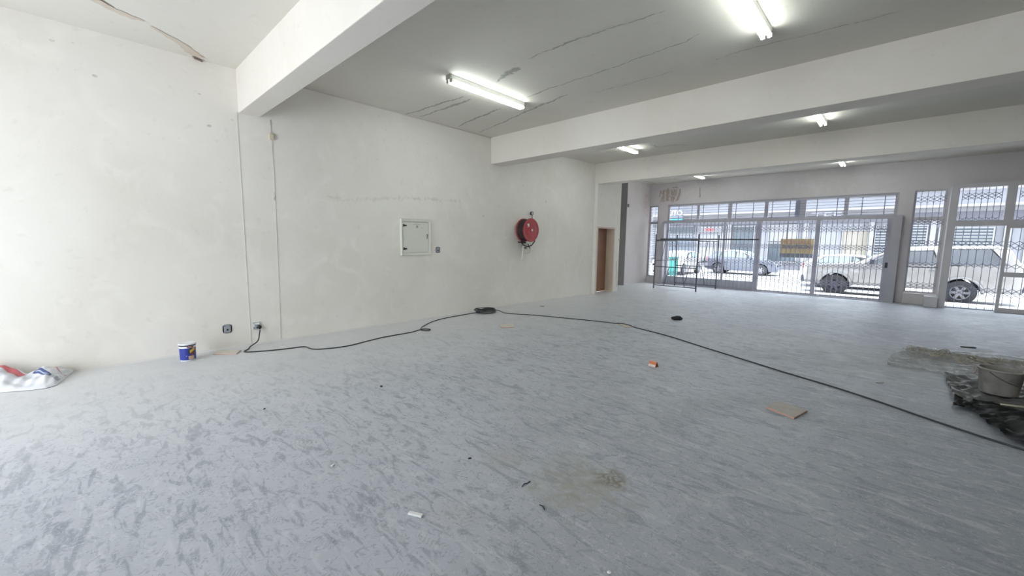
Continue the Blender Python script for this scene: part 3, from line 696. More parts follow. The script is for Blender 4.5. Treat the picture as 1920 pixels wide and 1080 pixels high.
tag(MB().tube(catmull(path, 5), R0, 7).build('extension_cable', mat('cable_black', (.035, .038, .042), .5)), 'long black cable from the wall socket, coiled once, crossing the whole floor', 'cable')

# ------------------------------------------------------------------ paint tin, tiles, floor litter
pc = thing('paint_bucket', 'round blue paint bucket with a white lid standing by the near wall', 'paint bucket', (-6.43, .83, 0))
pc.scale = (.84, .84, 1.02)
BLU = mat('label_blue', (.022, .04, .30), .35); WP = mat('white_plastic', (.82, .83, .84), .35, var=.02)
MB().lathe([(.0001, .002), (.094, .002), (.096, .012), (.100, .185), (.103, .20), (.0001, .20)], (0, 0, 0), 'z', 40).build('tub', WP, pc)
lab = MB().lathe([(.0975, .016), (.1005, .165)], (0, 0, 0), 'z', 40).build('label_band', BLU, pc)
MB().lathe([(.1010, .166), (.1015, .186)], (0, 0, 0), 'z', 40).build('white_band', WP, pc)
MB().lathe([(.099, .188), (.1045, .188), (.1045, .203), (.099, .203)], (0, 0, 0), 'z', 40).build('dark_groove', mat('navy_rim', (.02, .025, .05), .4), pc)
m = MB(); m.lathe([(.104, .203), (.109, .204), (.110, .208), (.110, .220), (.106, .223), (.098, .220), (.0001, .219)], (0, 0, 0), 'z', 40); m.build('lid', WP, pc)
def arcpanel(a0, a1, z0, z1, r, mt, name, slant=0):
    m = MB(); n = 10; vs = []
    for k in range(n+1):
        a = a0+(a1-a0)*k/n
        for z in (z0+slant*k/n, z1+slant*k/n): vs.append((r*math.cos(a), r*math.sin(a), z))
    m.add(vs, [(2*k, 2*k+2, 2*k+3, 2*k+1) for k in range(n)]); return m.build(name, mt, lab)
AF = math.atan2(-.83, 6.43)    # direction towards the middle of the room
RDB = mat('label_red', (.30, .035, .035), .4)
arcpanel(AF-.05, AF+.75, .170, .184, .1024, RDB, 'red_brand_strip'); arcpanel(AF+.05, AF+1.1, .09, .160, .1016, mat('label_dark', (.02, .06, .05), .4), 'dark_picture')
arcpanel(AF+.25, AF+.95, .10, .135, .1022, mat('label_brush', (.75, .42, .06), .4), 'brush_picture', .035)
arcpanel(AF+.35, AF+1.1, .075, .10, .1022, mat('label_maroon', (.20, .04, .08), .4), 'maroon_picture', .01)
arcpanel(AF+.05, AF+.8, .022, .068, .1020, mat('label_tan', (.55, .38, .24), .5), 'tan_picture'); arcpanel(AF-.25, AF-.1, .06, .075, .1018, mat('label_pale', (.2, .25, .55), .5), 'pale_emblem')
m = MB(); m.tube([(.110*math.cos(a), .110*math.sin(a), .196-.035*math.sin((a-.9))) for a in [.9+PI*k/16 for k in range(17)]], .0025, 6); m.build('handle', WP, pc)

TILE = mat('cream_tile', (.66, .62, .55), .5, var=.15, scale=14); TEDGE = mat('terracotta_edge', (.52, .30, .24), .7)
TILE2 = mat('dusty_brown_tile', (.42, .38, .33), .6, var=.2, scale=10)
def tile(pts, label, t=.012, top=TILE, z=0, edge=TEDGE):
    c = sum((V((x, y, 0)) for x, y in pts), V())/len(pts); c.z = z
    o = thing('loose_tile', label, 'tile', c, group='loose floor tiles')
    P = [V((x, y, z+.0005))-c for x, y in pts]
    b = MB().prism(P, (0, 0, t-.002)).build('tile_body', edge, o); fixn(b)
    b2 = MB().prism([p+V((0, 0, t-.0018)) for p in P], (0, 0, .0018)).build('glazed_face', top, o); fixn(b2)
    return o
tile([(-6.50, 1.10), (-6.30, 1.32), (-6.47, 1.41), (-6.69, 1.19)], 'pale loose tile lying at the wall foot between paint bucket and socket')
tile([(-5.27, 5.25), (-5.04, 5.08), (-4.90, 5.29), (-5.12, 5.47)], 'white loose tile with a pinkish edge below the coil of cable')
tile([(-3.83, 7.03), (-3.51, 6.78), (-3.42, 6.92), (-3.66, 7.10)], 'flat cream tile lying right under the cable in mid floor', .010)
tile([(-.77, 4.37), (-.53, 4.27), (-.47, 4.55), (-.70, 4.63)], 'dusty brown tile lying alone on the open floor below the cable', .016, TILE2)

def lump(name, loc, size, m, label, cat, seed=0, group=None):
    rnd = random.Random(seed); bm = bmesh.new(); bmesh.ops.create_icosphere(bm, subdivisions=2, radius=1)
    for q in bm.verts:
        k = 1+.28*(rnd.random()-.5); q.co = V((q.co.x*size[0]*k, q.co.y*size[1]*k, max(-.55, q.co.z*k)*size[2]+size[2]*.55))
    me = bpy.data.meshes.new(name); bm.to_mesh(me); bm.free(); me.materials.append(m)
    o = bpy.data.objects.new(name, me); C.objects.link(o); o.location = loc; o.rotation_euler = (0, 0, seed*1.3); return tag(o, label, cat, group)
lump('dark_rag', (-3.14, 8.27, 0), (.11, .07, .055), mat('charcoal_cloth', (.025, .027, .028), .8), 'crumpled black rag alone on the floor in mid room', 'rag', 3)
# little orange carton, folded like a tent
bx = thing('small_carton', 'tiny tent-shaped orange and white carton on the open floor', 'carton', (-2.11, 4.87, 0), -.15)
OR2 = mat('carton_orange', (.62, .20, .08), .5); 
m = MB(); m.prism([(-.05, -.035, .001), (-.05, -.035, .004), (-.05, 0, .068), (-.05, .004, .068)], (.10, 0, 0)); m.build('front_flap', mat('carton_white', (.70, .58, .52), .5), bx)
m = MB(); m.prism([(-.05, .045, .001), (-.05, .04, .001), (-.05, .0, .068), (-.05, .004, .070)], (.10, 0, 0)); m.build('back_flap', OR2, bx)
m = MB(); m.prism([(-.05, -.0215, .030), (-.05, -.0235, .0305), (-.05, -.006, .066), (-.05, -.004, .064)], (.10, 0, 0)); m.build('orange_stripe', OR2, bx)
m = MB(); m.box(-.05, -.035, .0005, .05, .045, .003); m.build('base_flap', OR2, bx)
CH = mat('plaster_chip', (.80, .80, .79), .8); DK = mat('dark_scrap', (.03, .03, .035), .8)
ch = tag(MB().bevbox(-.045, -.014, 0, .045, .014, .012, .005).build('plaster_chip', CH), 'white sliver of plaster alone near the bottom of the photo', 'debris'); ch.location = (-1.85, 1.19, 0); ch.rotation_euler = (0, 0, .45)
def scrap(x, y, s, m, lab, i, nm): lump(nm, (x, y, 0), (s, s*.6, s*.4), m, lab, 'debris', i, 'scraps on the floor')
scrap(-2.69, 1.08, .016, CH, 'small white crumb left of the long plaster sliver', 11, 'plaster_crumb')
scrap(-3.85, 2.08, .022, DK, 'black scrap on the pale floor left of centre', 12, 'dark_scrap')
scrap(-2.09, 1.80, .014, DK, 'small black speck left of the brown floor stain', 13, 'dark_scrap')
scrap(-4.07, 1.04, .013, DK, 'tiny black speck on the floor in front of the paint bucket', 14, 'dark_scrap')
scrap(-.85, 1.60, .012, CH, 'white crumb near the bottom edge right of the brown stain', 15, 'plaster_crumb')
tw = MB().tube([(-.03, -.01, .004), (0, .004, .006), (.02, 0, .004), (.05, .006, .004)], .003, 6)
o = tag(tw.build('dark_twig', DK), 'short dark twig-like scrap just left of the brown floor stain', 'debris'); o.location = (-1.60, 1.84, 0); o.rotation_euler = (0, 0, 1.4)
o = tag(MB().tube([(-.02, -.01, .003), (0, .004, .004), (.03, .0, .003)], .003, 6).build('dark_twig', DK), 'short dark twig on the floor below the brown stain', 'debris'); o.location = (-1.38, 1.75, 0); o.rotation_euler = (0, 0, -.5)
o = tag(MB().bevbox(-.05, -.012, 0, .05, .012, .008, .003).build('dark_offcut', DK), 'short dark strip lying on the floor beside the left wall near the cable coil', 'debris'); o.location = (-6.1, 7.55, 0); o.rotation_euler = (0, 0, .2)
st = tag(MB().tube([(-.035, 0, .009), (.035, 0, .009)], .008, 8).build('cigarette_stub', mat('stub_paper', (.55, .53, .50), .7)), 'small pale stub lying on the floor left of the black plastic', 'debris'); st.location = (-.005, 6.14, 0); st.rotation_euler = (0, 0, .35)
st = tag(MB().bevbox(-.09, -.02, 0, .09, .02, .014, .004).build('dark_offcut', DK), 'dark stick lying just behind the clear plastic sheet', 'debris'); st.location = (.95, 9.35, 0); st.rotation_euler = (0, 0, .5)

# cement bag at far left ------------------------------------------------------
bag = thing('plaster_bag', 'crumpled white paper bag with red stripe and blue print slumped at the left edge', 'bag', (-6.42, -.62, 0), 0)
BAG = mat('bag_paper', (.70, .71, .75), .45, var=.05, scale=5, bump=.5, bscale=9)
BRED = mat('bag_red', (.62, .16, .18), .5); BBLU = mat('bag_blue', (.06, .09, .22), .5); BGR = mat('bag_grey_print', (.34, .36, .40), .5, var=.5, scale=30)
def tab(T, x):
    if x <= T[0][0]: return T[0][1]
    for (a, u), (b, v) in zip(T, T[1:]):
        if x <= b: return u+(v-u)*(x-a)/(b-a)
    return T[-1][1]
XFRONT = [(-1.30, -6.36), (-.66, -6.31), (-.48, -6.215), (-.36, -6.175), (-.29, -6.22), (-.235, -6.42), (-.195, -6.62), (-.165, -6.71)]
HTOP = [(-1.30, .20), (-.80, .235), (-.64, .20), (-.55, .12), (-.49, .085), (-.43, .115), (-.36, .14), (-.28, .11), (-.22, .06), (-.165, .02)]
def bagp(y, t, lift=0):
    """slumped sack: y along the wall, t from its front edge (0) to the wall (1)"""
    xf = tab(XFRONT, y); x = xf+(-6.728-xf)*t
    p = min(1, t/.72)**.8 if t < .72 else 1-.45*((t-.72)/.28)**2
    wr = .012*math.sin(y*38+t*5)*t+.008*math.sin(t*19+y*11)+.006*math.sin(y*71-t*13)
    z = .006+tab(HTOP, y)*p+wr*min(1, t*4)*min(1, (-.165-y)/.1)
    return (x+6.42, y+.62, max(.004, z)+lift)

def bagquad(c00, c10, c11, c01, n, k, lift=0):
    m = MB(); vs = []
    for i in range(n+1):
        for j in range(k+1):
            a, b = i/n, j/k
            q = [c00[d]*(1-a)*(1-b)+c10[d]*a*(1-b)+c11[d]*a*b+c01[d]*(1-a)*b for d in (0, 1)]
            vs.append(bagp(q[0], q[1], lift))
    m.add(vs, [(i*(k+1)+j, (i+1)*(k+1)+j, (i+1)*(k+1)+j+1, i*(k+1)+j+1) for i in range(n) for j in range(k)], smooth=True)
    return m
m = bagquad((-1.30, 0), (-.165, 0), (-.165, 1), (-1.30, 1), 110, 30)
sk_ = []
for i in range(111):
    y = -1.30+1.135*i/110; p = bagp(y, 0); sk_ += [p, (p[0]-.012, p[1], .001)]
m.add(sk_, [(2*i, 2*i+1, 2*i+3, 2*i+2) for i in range(110)])
bo = m.build('sack', BAG, bag)
bagquad((-.72, .95), (-.50, .62), (-.55, .52), (-.74, .78), 14, 6, .003).build('red_stripe', BRED, bo)
bagquad((-.31, .93), (-.225, .18), (-.215, .02), (-.285, .80), 10, 6, .003).build('red_stripe', BRED, bo)
bagquad((-.455, .64), (-.33, .34), (-.315, .42), (-.425, .75), 10, 5, .003).build('blue_name_panel', BBLU, bo)
bagquad((-.435, .655), (-.338, .375), (-.331, .395), (-.431, .68), 10, 3, .005).build('pale_name_strip', mat('print_pale', (.42, .46, .58), .5), bo)
bagquad((-.305, .42), (-.255, .10), (-.275, .10), (-.32, .30), 8, 5, .003).build('grey_print', BGR, bo)

# ------------------------------------------------------------------ plastic sheets and dusty bucket
def sheet(outline, hfun, step=.04):
    """grid clipped to a polygon, heights by function"""
    xs_ = [p[0] for p in outline]; ys_ = [p[1] for p in outline]
    bm = bmesh.new(); vs = [bm.verts.new((x, y, 0)) for x, y in outline]; bm.faces.new(vs)
    x = min(xs_)+step
    while x < max(xs_):
        bmesh.ops.bisect_plane(bm, geom=bm.verts[:]+bm.edges[:]+bm.faces[:], plane_co=(x, 0, 0), plane_no=(1, 0, 0)); x += step
    y = min(ys_)+step
    while y < max(ys_):
        bmesh.ops.bisect_plane(bm, geom=bm.verts[:]+bm.edges[:]+bm.faces[:], plane_co=(0, y, 0), plane_no=(0, 1, 0)); y += step
    for q in bm.verts: q.co.z = hfun(q.co.x, q.co.y)
    bm.verts.index_update()
    m = MB().add([q.co.copy() for q in bm.verts], [[q.index for q in f.verts] for f in bm.faces], smooth=True); bm.free()
    return m
from mathutils import noise as mn
def wr_(x, y, k=1.0):
    a = 1-abs(mn.noise(V((x*3.2+4, y*5.5, .3)))); b = 1-abs(mn.noise(V((x*8+y*3, y*9-x*4, 2.1)))); c = 1-abs(mn.noise(V((x*17, y*21+x*6, 5.7))))
    return k*(.022*a**6+.022*b**7+.010*c**6)
clear = film_mat('clear_film', (.34, .32, .26), .34, .35)
cs = thing('clear_plastic_sheet', 'wrinkled clear plastic sheet spread on the floor behind the black sheet', 'plastic sheet', (0, 0, 0))
m = sheet([(.042, 7.13), (.053, 7.48), (.10, 8.0), (.191, 8.34), (.254, 8.71), (.663, 8.87), (1.104, 9.03), (1.6, 9.1), (2.4, 9.0), (2.5, 7.13), (1.4, 7.13), (.545, 7.12)], lambda x, y: .003+.7*wr_(x, y)+.075*math.exp(-((y-8.18-.05*math.sin(x*5))/.07)**2)*max(0, min(1, (x-.12)/.2))*max(0, min(1, (1.75-x)/.3)), .03)
cso = m.build('film', clear, cs)
m = sheet([(.22, 8.05), (.28, 8.38), (.9, 8.42), (1.35, 8.33), (1.4, 8.02), (.8, 7.98)], lambda x, y: .012+.7*wr_(x, y)+.085*math.exp(-((y-8.18-.05*math.sin(x*5))/.085)**2), .03)
m.build('rolled_fold', film_mat('rolled_film', (.40, .37, .30), .45, .4), cs)
def curl(cx, cy, r, sd):
    rnd = random.Random(sd); P = []
    for k in range(26):
        a = k/26*4*PI; P.append((cx+r*math.cos(a)*(1+.3*math.sin(k*.7+sd)), cy+.6*r*math.sin(a)+.02*math.sin(k), .05+.05*(1+math.sin(a+sd))))
    return MB().tube(P, .007, 6)
curl(.56, 8.0, .07, 1).build('curled_tape', mat('tape_brown', (.32, .28, .22), .6), cs); curl(.92, 7.85, .10, 4).build('curled_tape', mat('tape_brown2', (.30, .27, .21), .6), cs)
m = MB()
for i in range(26):
    x = .8+random.random()*1.4; y = 7.2+random.random()*.8; a = random.random()*3; l = .05+.12*random.random()
    m.bevbox(-.01, -.01, 0, .01, .01, .01, .002) if False else m.tube([(x, y, .03), (x+l*math.cos(a), y+l*math.sin(a), .035+.03*random.random())], .008, 5)
o = m.build('plastic_shreds', mat('shred_brown', (.36, .28, .23), .7, var=.4, scale=20), cs); o['kind'] = 'stuff'
BLK = mat('black_film', (.02, .02, .022), .35, var=.35, scale=7)
BLK2 = mat('black_film_folded', (.004, .004, .005), .5, var=.3, scale=10)
DUSTY = mat('dust_on_film', (.12, .122, .12), .42, var=.85, scale=9)
for q in (BLK, BLK2): q.node_tree.nodes['Principled BSDF'].inputs['Specular IOR Level'].default_value = .22
bs = thing('black_plastic_sheet', 'creased black plastic sheet with a folded-over flap under the dusty bucket', 'plastic sheet', (0, 0, 0))
m = sheet([(.545, 7.09), (.548, 6.9), (.56, 6.42), (.558, 5.98), (.70, 5.92), (.86, 5.80), (1.0, 5.45), (1.5, 4.9), (2.6, 4.6), (2.7, 7.0), (1.4, 7.05)], lambda x, y: min(.008+wr_(x, y, 1.25), .047 if (x-.90)**2+(y-6.42)**2 < .0225 else 1), .028)
m.build('film', DUSTY, bs)
m = sheet([(.558, 5.98), (.555, 5.89), (.526, 5.68), (.60, 5.66), (.70, 5.66), (.78, 5.75), (.86, 5.80), (.70, 5.93)], lambda x, y: .006+.02*max(0, (y-5.66)/.3)+1.2*wr_(x*1.6, y*1.6), .02)
m.build('hanging_edge', BLK, bs)
def flap(x, y):
    t = max(0, min(1, (6.0-y)/1.1)); ed = (x-.66-t*.25)
    return .03+.10*min(1, t*1.6)*max(0, math.sin(PI*min(1, max(0, ed/.5))))+.8*wr_(x*1.4, y*1.4)
m = sheet([(.69, 6.02), (.80, 5.99), (.90, 5.92), (1.02, 5.66), (1.2, 5.35), (1.6, 5.0), (2.2, 4.6), (2.2, 4.3), (1.4, 4.60), (.95, 4.83), (.84, 4.97), (.765, 5.10), (.70, 5.33), (.66, 5.62), (.665, 5.85)], flap, .03)
m.build('folded_flap', BLK2, bs)
MB().tube([(.86, 5.93, .06), (1.0, 6.0, .055), (1.3, 5.95, .05), (1.5, 5.9, .05)], .010, 6).build('pale_tape_edge', mat('pale_tape', (.50, .48, .36), .6), bs)

bu = thing('dusty_bucket', 'translucent dust-caked plastic bucket standing on the black sheet', 'bucket', (.90, 6.42, .05))
BK = mat('dusty_bucket_plastic', (.29, .275, .25), .6, var=.75, scale=9, bump=.4, bscale=25)
m = MB(); m.lathe([(.0001, 0), (.125, 0), (.135, .01), (.158, .245), (.168, .25), (.168, .262), (.152, .262), (.150, .25), (.128, .02), (.0001, .02)], (0, 0, 0), 'z', 40); m.build('shell', BK, bu)
m = MB(); m.lathe([(.0001, .19), (.146, .19)], (0, 0, 0), 'z', 32); m.build('dried_plaster', mat('dried_plaster', (.40, .37, .33), .9, bump=.6, bscale=30), bu)
m = MB(); m.tube([(.166*math.cos(a), .166*math.sin(a)-.0, .235-.11*math.sin(a-4.1)) for a in [4.1+PI*.95*k/20 for k in range(21)]], .004, 6); m.build('wire_handle', mat('handle_wire', (.14, .14, .13), .5, .4), bu)
MB().tube([(-.02, -.10, .28), (.02, -.13, .18)], .010, 6).build('handle_grip', mat('grip_grey', (.2, .2, .18), .6), bu) if False else None

# ------------------------------------------------------------------ scaffold tower base
sc = thing('scaffold', 'low dark steel scaffold frame standing in front of the shopfront gate', 'scaffold', (-5.25, 14.3, 0))
O = V((-5.25, 14.3, 0))
A, B, Cc, D = V((-6.045, 13.63, 0)), V((-4.625, 13.63, 0)), V((-4.445, 15.03, 0)), V((-5.868, 15.03, 0))
def st_(name, a, b, r): return MB().tube([V(a)-O, V(b)-O], r, 10).build(name, SCAF, sc)
for p in (A, B, Cc, D): st_('standard', p, p+V((0, 0, 1.86)), .021)
def lv(p, z): return V((p.x, p.y, z))
for p, q in ((A, B), (D, Cc)):
    for z in (.11, .755): st_('cross_rail', lv(p, z), lv(q, z), .014)
for p, q in ((A, D), (B, Cc)):
    st_('side_rail', lv(p, .96), lv(q, .96), .012); st_('side_rail', lv(p, 1.64), lv(q, 1.64), .014)
for p, q in ((A, B), (D, Cc)):
    st_('brace', lv(p.lerp(q, .36), .755), lv(p.lerp(q, .25), .11), .011); st_('brace', lv(p.lerp(q, .64), .755), lv(p.lerp(q, .74), .11), .011)
for p, q in ((A, D), (B, Cc)):
    st_('brace', lv(p.lerp(q, .45), 1.64), lv(p.lerp(q, .3), .96), .010); st_('brace', lv(p.lerp(q, .75), 1.64), lv(p.lerp(q, .85), .96), .010)
st_('top_rail', lv(A, 1.66)+V((.0, .0, 0)), lv(B, 1.66), .016)
pl = tag(MB().tube([(-1.48, 0, 0), (1.48, 0, 0)], .021, 10).build('loose_pole', SCAF), 'long steel pole laid along the top rails of the scaffold', 'pole')
pl.location = (-4.42, 13.63+.0385, 1.6945); pl.location = (-4.42, 13.672, 1.699); pl.rotation_euler = (0, 0, 0)

# ------------------------------------------------------------------ street
GZ = -.2
struct(MB().box(-40, 17.4, GZ-.2, 30, 30.0, GZ).build('road', mat('sunlit_asphalt', (.30, .30, .31), .9, bump=.3, bscale=20)), 'sunlit street')
struct(MB().box(-40, YF+.35, GZ-.2, 30, 17.4, -.06).build('pavement', mat('sunlit_paving', (.62, .61, .60), .85, bump=.2)), 'pavement outside the shop')
struct(MB().box(-40, 30.0, GZ-.2, 30, 32, -.08).build('far_pavement', mat('far_paving', (.60, .59, .57), .85)), 'pavement on the far side of the street')
# unseen canopy slab, added and deepened to keep sun out of the shop
struct(MB().box(-12, YF+.30, 3.55, 9, 17.35, 3.75).build('trim_9', WALLF), 'unseen added canopy slab keeping sun out of the shop')
# opposite building
ob = thing('shop_building', 'pale single-storey row of shops across the street', 'building', (0, 32, GZ))
def bp_(name, x0, y0, z0, x1, y1, z1, m): return MB().box(x0, y0, z0-GZ, x1, y1, z1-GZ).build(name, m, ob)
FW = mat('facade_white', (.26, .26, .285), .8, var=.06, scale=1.5); FG = mat('facade_grey', (.15, .148, .17), .8, var=.06, scale=1.5)
FP = mat('fascia_pale', (.30, .295, .305), .8); SHD = mat('shop_dark_glass', (.06, .075, .09), .25, var=.3, scale=1.5); SHB = mat('blind_slats', (.12, .14, .17), .5)
MB().box(-34, .2, 0, 24, 8, 5.3).build('wall', FW, ob)
bp_('fascia', -34, -.05, 2.95, 24, .2, 3.42, FG); bp_('fascia', -34, -.12, 3.42, 24, .2, 3.60, FP)
bp_('cornice', -34, -.5, 4.75, 24, .2, 4.95, FP); bp_('plinth', -34, .02, -.2, 24, .2, .25, FG)
bp_('canopy', -34, -1.2, 3.60, 24, .2, 3.72, FP)
def shopwin(x0, x1, z0, z1, glass, slats=0, name='shop_window'):
    o = MB().box(x0, .12, z0-GZ, x1, .22, z1-GZ).build(name, glass, ob)
    m = MB(); frame_rect(m, x0, x1, z0-GZ, z1-GZ, .06, .16, .06)
    m.build('window_frame', FP, o)
    if slats:
        m = MB(); n = int((z1-z0)/.16)
        for k in range(n): m.box(x0+.06, .09, z0-GZ+.08+k*.16, x1-.06, .12, z0-GZ+.14+k*.16)
        m.build('blind', FP, o)
shopwin(-13.2, -11.3, 2.25, 2.92, SHD); shopwin(-13.2, -11.3, .6, 2.1, SHB)
shopwin(-10.9, -9.0, .3, 2.85, FP); shopwin(-8.6, -7.2, .3, 2.85, SHD)
shopwin(-6.4, -4.7, .4, 1.7, SHD); shopwin(-6.4, -4.7, 1.8, 2.9, FP)
shopwin(-2.5, -1.2, .3, 2.5, mat('cream_door', (.26, .23, .19), .7), 0, 'roller_door')
shopwin(-1.0, 1.2, .9, 2.75, SHD, 1); shopwin(1.6, 3.6, .7, 2.6, SHD, 1); shopwin(4.6, 7, .7, 2.6, SHD, 1)
shopwin(-17, -14.2, .4, 2.8, SHB, 1); shopwin(-21, -18, .4, 2.8, SHD)
for x in (-14.0, -8.8, -4.3, -1.15, 1.4, 4.0): bp_('pilaster', x-.12, -.02, -.1, x+.12, .2, 2.95, FP)
sn = thing('shop_sign', 'grey AUTO sign with a turquoise strip on the shop row opposite', 'sign', (-12.42, 30.80, 3.10))
MB().bevbox(-.75, -.06, .32, .72, .0, 1.15, .02).build('board', mat('sign_grey', (.11, .115, .14), .5), sn)
MB().bevbox(-.75, -.06, 0, .72, .0, .30, .02).build('turquoise_strip', mat('sign_turquoise', (.03, .20, .26), .5), sn)
text('lettering', 'AUTO', .50, mat('letter_white', (.85, .85, .85), .5), (0, -.065, .70), (PI/2, 0, 0), sn, bold=.01)
s2 = thing('raised_lettering', 'grey raised shop letters on the pale fascia opposite', 'sign', (-3.2, 30.77, 3.10))
text('lettering', 'TEE', .62, mat('letter_grey', (.20, .20, .23), .5), (0, 0, .18), (PI/2, 0, 0), s2, ext=.03, sx=1.5)
s3 = thing('red_shop_sign', 'small white shop sign with red lettering opposite', 'sign', (-10.05, 31.8, 2.40)); MB().bevbox(-.8, -.03, 0, .8, 0, .4, .01).build('board', FP, s3)
MB().bevbox(-.3, -.04, .1, .25, -.03, .28, .003).build('red_patch', mat('sign_red', (.6, .12, .12), .5), s3)
t = thing('wheelie_bin', 'turquoise wheelie bin standing in the street at far left', 'bin', (-8.62, 21.75, GZ)); TQ = mat('bin_turquoise', (.02, .24, .20), .4)
m = MB(); m.prism([(-.13, -.16, .06), (.13, -.16, .06), (.17, -.2, .98), (-.17, -.2, .98)], (0, .38, 0)); fixn(m.build('tub', TQ, t))
m = MB(); m.bevbox(-.19, -.22, .98, .19, .24, 1.04, .015); m.build('lid', TQ, t)
m = MB(); m.lathe([(.0001, -.17), (.09, -.17), (.09, -.13), (.0001, -.13)], (0, .15, .09), 'x', 14); m.build('wheel', RUBBER, t)

# cars ---------------------------------------------------------------------
def lerp_tab(tab, x):
    if x <= tab[0][0]: return tab[0][1]
    for (a, u), (b, v) in zip(tab, tab[1:]):
        if x <= b: return u+(v-u)*(x-a)/(b-a) if b > a else v
    return tab[-1][1]
def make_car(name, label, cat, loc, rz, spec):
    """car with its nose at -x; near and far flanks at -/+ half width; origin on the ground"""
    t = thing(name, label, cat, loc, rz)
    L0, L1, HW = spec['x0'], spec['x1'], spec['hw']
    belt, roof = spec['belt'], spec['roof']; wx, wr = spec['wheels'], spec['wr']; ar = wr*1.22
    def hw(x):
        e = min(x-L0, L1-x); k = min(1, max(0, e)/.45); return HW*(.84+.16*math.sqrt(max(0, 1-(1-k)**2)))
    def rw(x): return hw(x)*spec.get('tum', .80)
    def sill(x):
        z = spec['sill']
        for c in wx:
            if abs(x-c) < ar: z = max(z, wr+math.sqrt(ar*ar-(x-c)**2)*.98)
        return z
    xs_ = []; x = L0
    while x < L1-.001: xs_.append(x); x += .06
    xs_.append(L1)
    def sec(x):
        b = lerp_tab(belt, x); r = max(lerp_tab(roof, x), b+.004); h = hw(x); s0 = sill(x); k = min(1, (r-b)/.35); rr = h*.90+(rw(x)-h*.90)*k
        m1 = max(s0+.02, spec['sill']+.25); b0 = max(b, m1+.03)
        return [(h*.95, s0), (h, m1), (h, max(m1+.01, b0-.12)), (h*.965, b0), (rr, b0+(r-b)*.86), (rr*.86, r), (0, r+.015)]
    vs = []; n = 13; fs = []; mi = []
    for x in xs_:
        s = sec(x); ring = [(x, -y, z) for y, z in s]+[(x, y, z) for y, z in reversed(s[:-1])]
        vs += ring
    m = MB()
    for i in range(len(xs_)-1):
        for k in range(n-1): fs.append((i*n+k, i*n+k+1, (i+1)*n+k+1, (i+1)*n+k))
    m.add(vs, fs, 0, smooth=True)
    m.add([vs[i*n] for i in range(len(xs_))]+[vs[i*n+n-1] for i in range(len(xs_))], [(i, i+1, len(xs_)+i+1, len(xs_)+i) for i in range(len(xs_)-1)], 1)
    m.add(vs[:n], [tuple(range(n))], 0); m.add(vs[-n:], [tuple(range(n-1, -1, -1))], 0)
    body = fixn(m.build('body', [spec['paint'], HOLE], t))
    mod = body.modifiers.new('edge', 'EDGE_SPLIT'); mod.split_angle = math.radians(38)
    def side(x, z, s, lift=.006):
        b = lerp_tab(belt, x); r = max(lerp_tab(roof, x), b+.004); h = hw(x); k = min(1, (r-b)/.35); rr = h*.90+(rw(x)-h*.90)*k
        q = max(0, min(1, (z-b)/max(.01, (r-b)*.86))); return s*(h*.965+(rr-h*.965)*q+lift)
    def sidepanel(nm, pts, mt, parent, s, lift=.006, th=.004):
        # subdivide the top and bottom edges so that the pane follows the flank
        P = [V((x, side(x, z, s, lift), z)) for x, z in pts]
        o = MB().prism(P, (0, -s*th, 0)).build(nm, mt, parent); return fixn(o)
    for wd in spec['windows']:
        cx_ = sum(p[0] for p in wd)/len(wd); cz_ = sum(p[1] for p in wd)/len(wd)
        for s in (-1, 1):
            sw = sidepanel('side_window', wd, spec.get('glass', CARGLASS), t, s, .010)
            sidepanel('window_seal', [(x+(.035 if x > cx_ else -.035), z+(.022 if z > cz_ else -.028)) for x, z in wd], BLACKP, sw, s, .005)
    # screens
    for key in ('front_glass', 'rear_glass'):
        if key in spec:
            (xa, za), (xb, zb) = spec[key]; wa = rw(xa)*.98 if key else 0
            d_ = V((zb-za, 0, -(xb-xa))).normalized(); d_ = d_ if d_.z > 0 else -d_
            h1 = hw(xa)*.80; h2 = rw(xb)*.86
            P = [V((xa, -h1, za))+d_*.012, V((xa, h1, za))+d_*.012, V((xb, h2, zb))+d_*.03, V((xb, -h2, zb))+d_*.03]
            fixn(MB().prism(P, -d_*.01).build('windscreen' if key == 'front_glass' else 'rear_screen', spec.get('glass', CARGLASS), t))
    for c in wx:
        for s in (-1, 1):
            w_ = MB(); yy = s*(HW-.06)
            w_.lathe([(wr*.60, -.10), (wr*.93, -.10), (wr, -.07), (wr, .07), (wr*.93, .10), (wr*.60, .10)], (0, 0, 0), 'y', 28)
            wo = fixn(w_.build('wheel', RUBBER, t)); wo.location = (c, yy, wr)
            r_ = MB(); r_.lathe([(wr*.61, s*.09), (wr*.57, s*.10), (wr*.53, s*.06), (wr*.52, s*.03)], (0, 0, 0), 'y', 28); r_.lathe([(wr*.15, s*.075), (.0001, s*.08)], (0, 0, 0), 'y', 14); r_.lathe([(wr*.16, s*.03), (wr*.15, s*.076)], (0, 0, 0), 'y', 14)
            for k in range(6):
                a = k*PI/3; r_.bar((math.cos(a)*wr*.1, s*.065, math.sin(a)*wr*.1), (math.cos(a)*wr*.56, s*.075, math.sin(a)*wr*.56), .025, .075)
            r_.build('rim', spec['rim'] if c > 0 or not spec.get('flare') else spec['bump'], wo)  # pickup's front rims take the dark bumper grey to paint in their shade
            MB().lathe([(wr*.60, s*.0), (.0001, s*.0)], (0, 0, 0), 'y', 20).build('brake_disc', mat('brake_dark', (.10, .09, .09), .6) if 'brake_dark' not in bpy.data.materials else bpy.data.materials['brake_dark'], wo)
            if spec.get('flare'):
                f_ = MB(); pts = []
                for k in range(15):
                    a = PI*k/14; pts.append((c+math.cos(a)*(ar+.01), s*(HW+.012), wr+math.sin(a)*(ar+.01)))
                f_.tube(pts, .035, 8).build('arch_flare', spec['flare'], t)
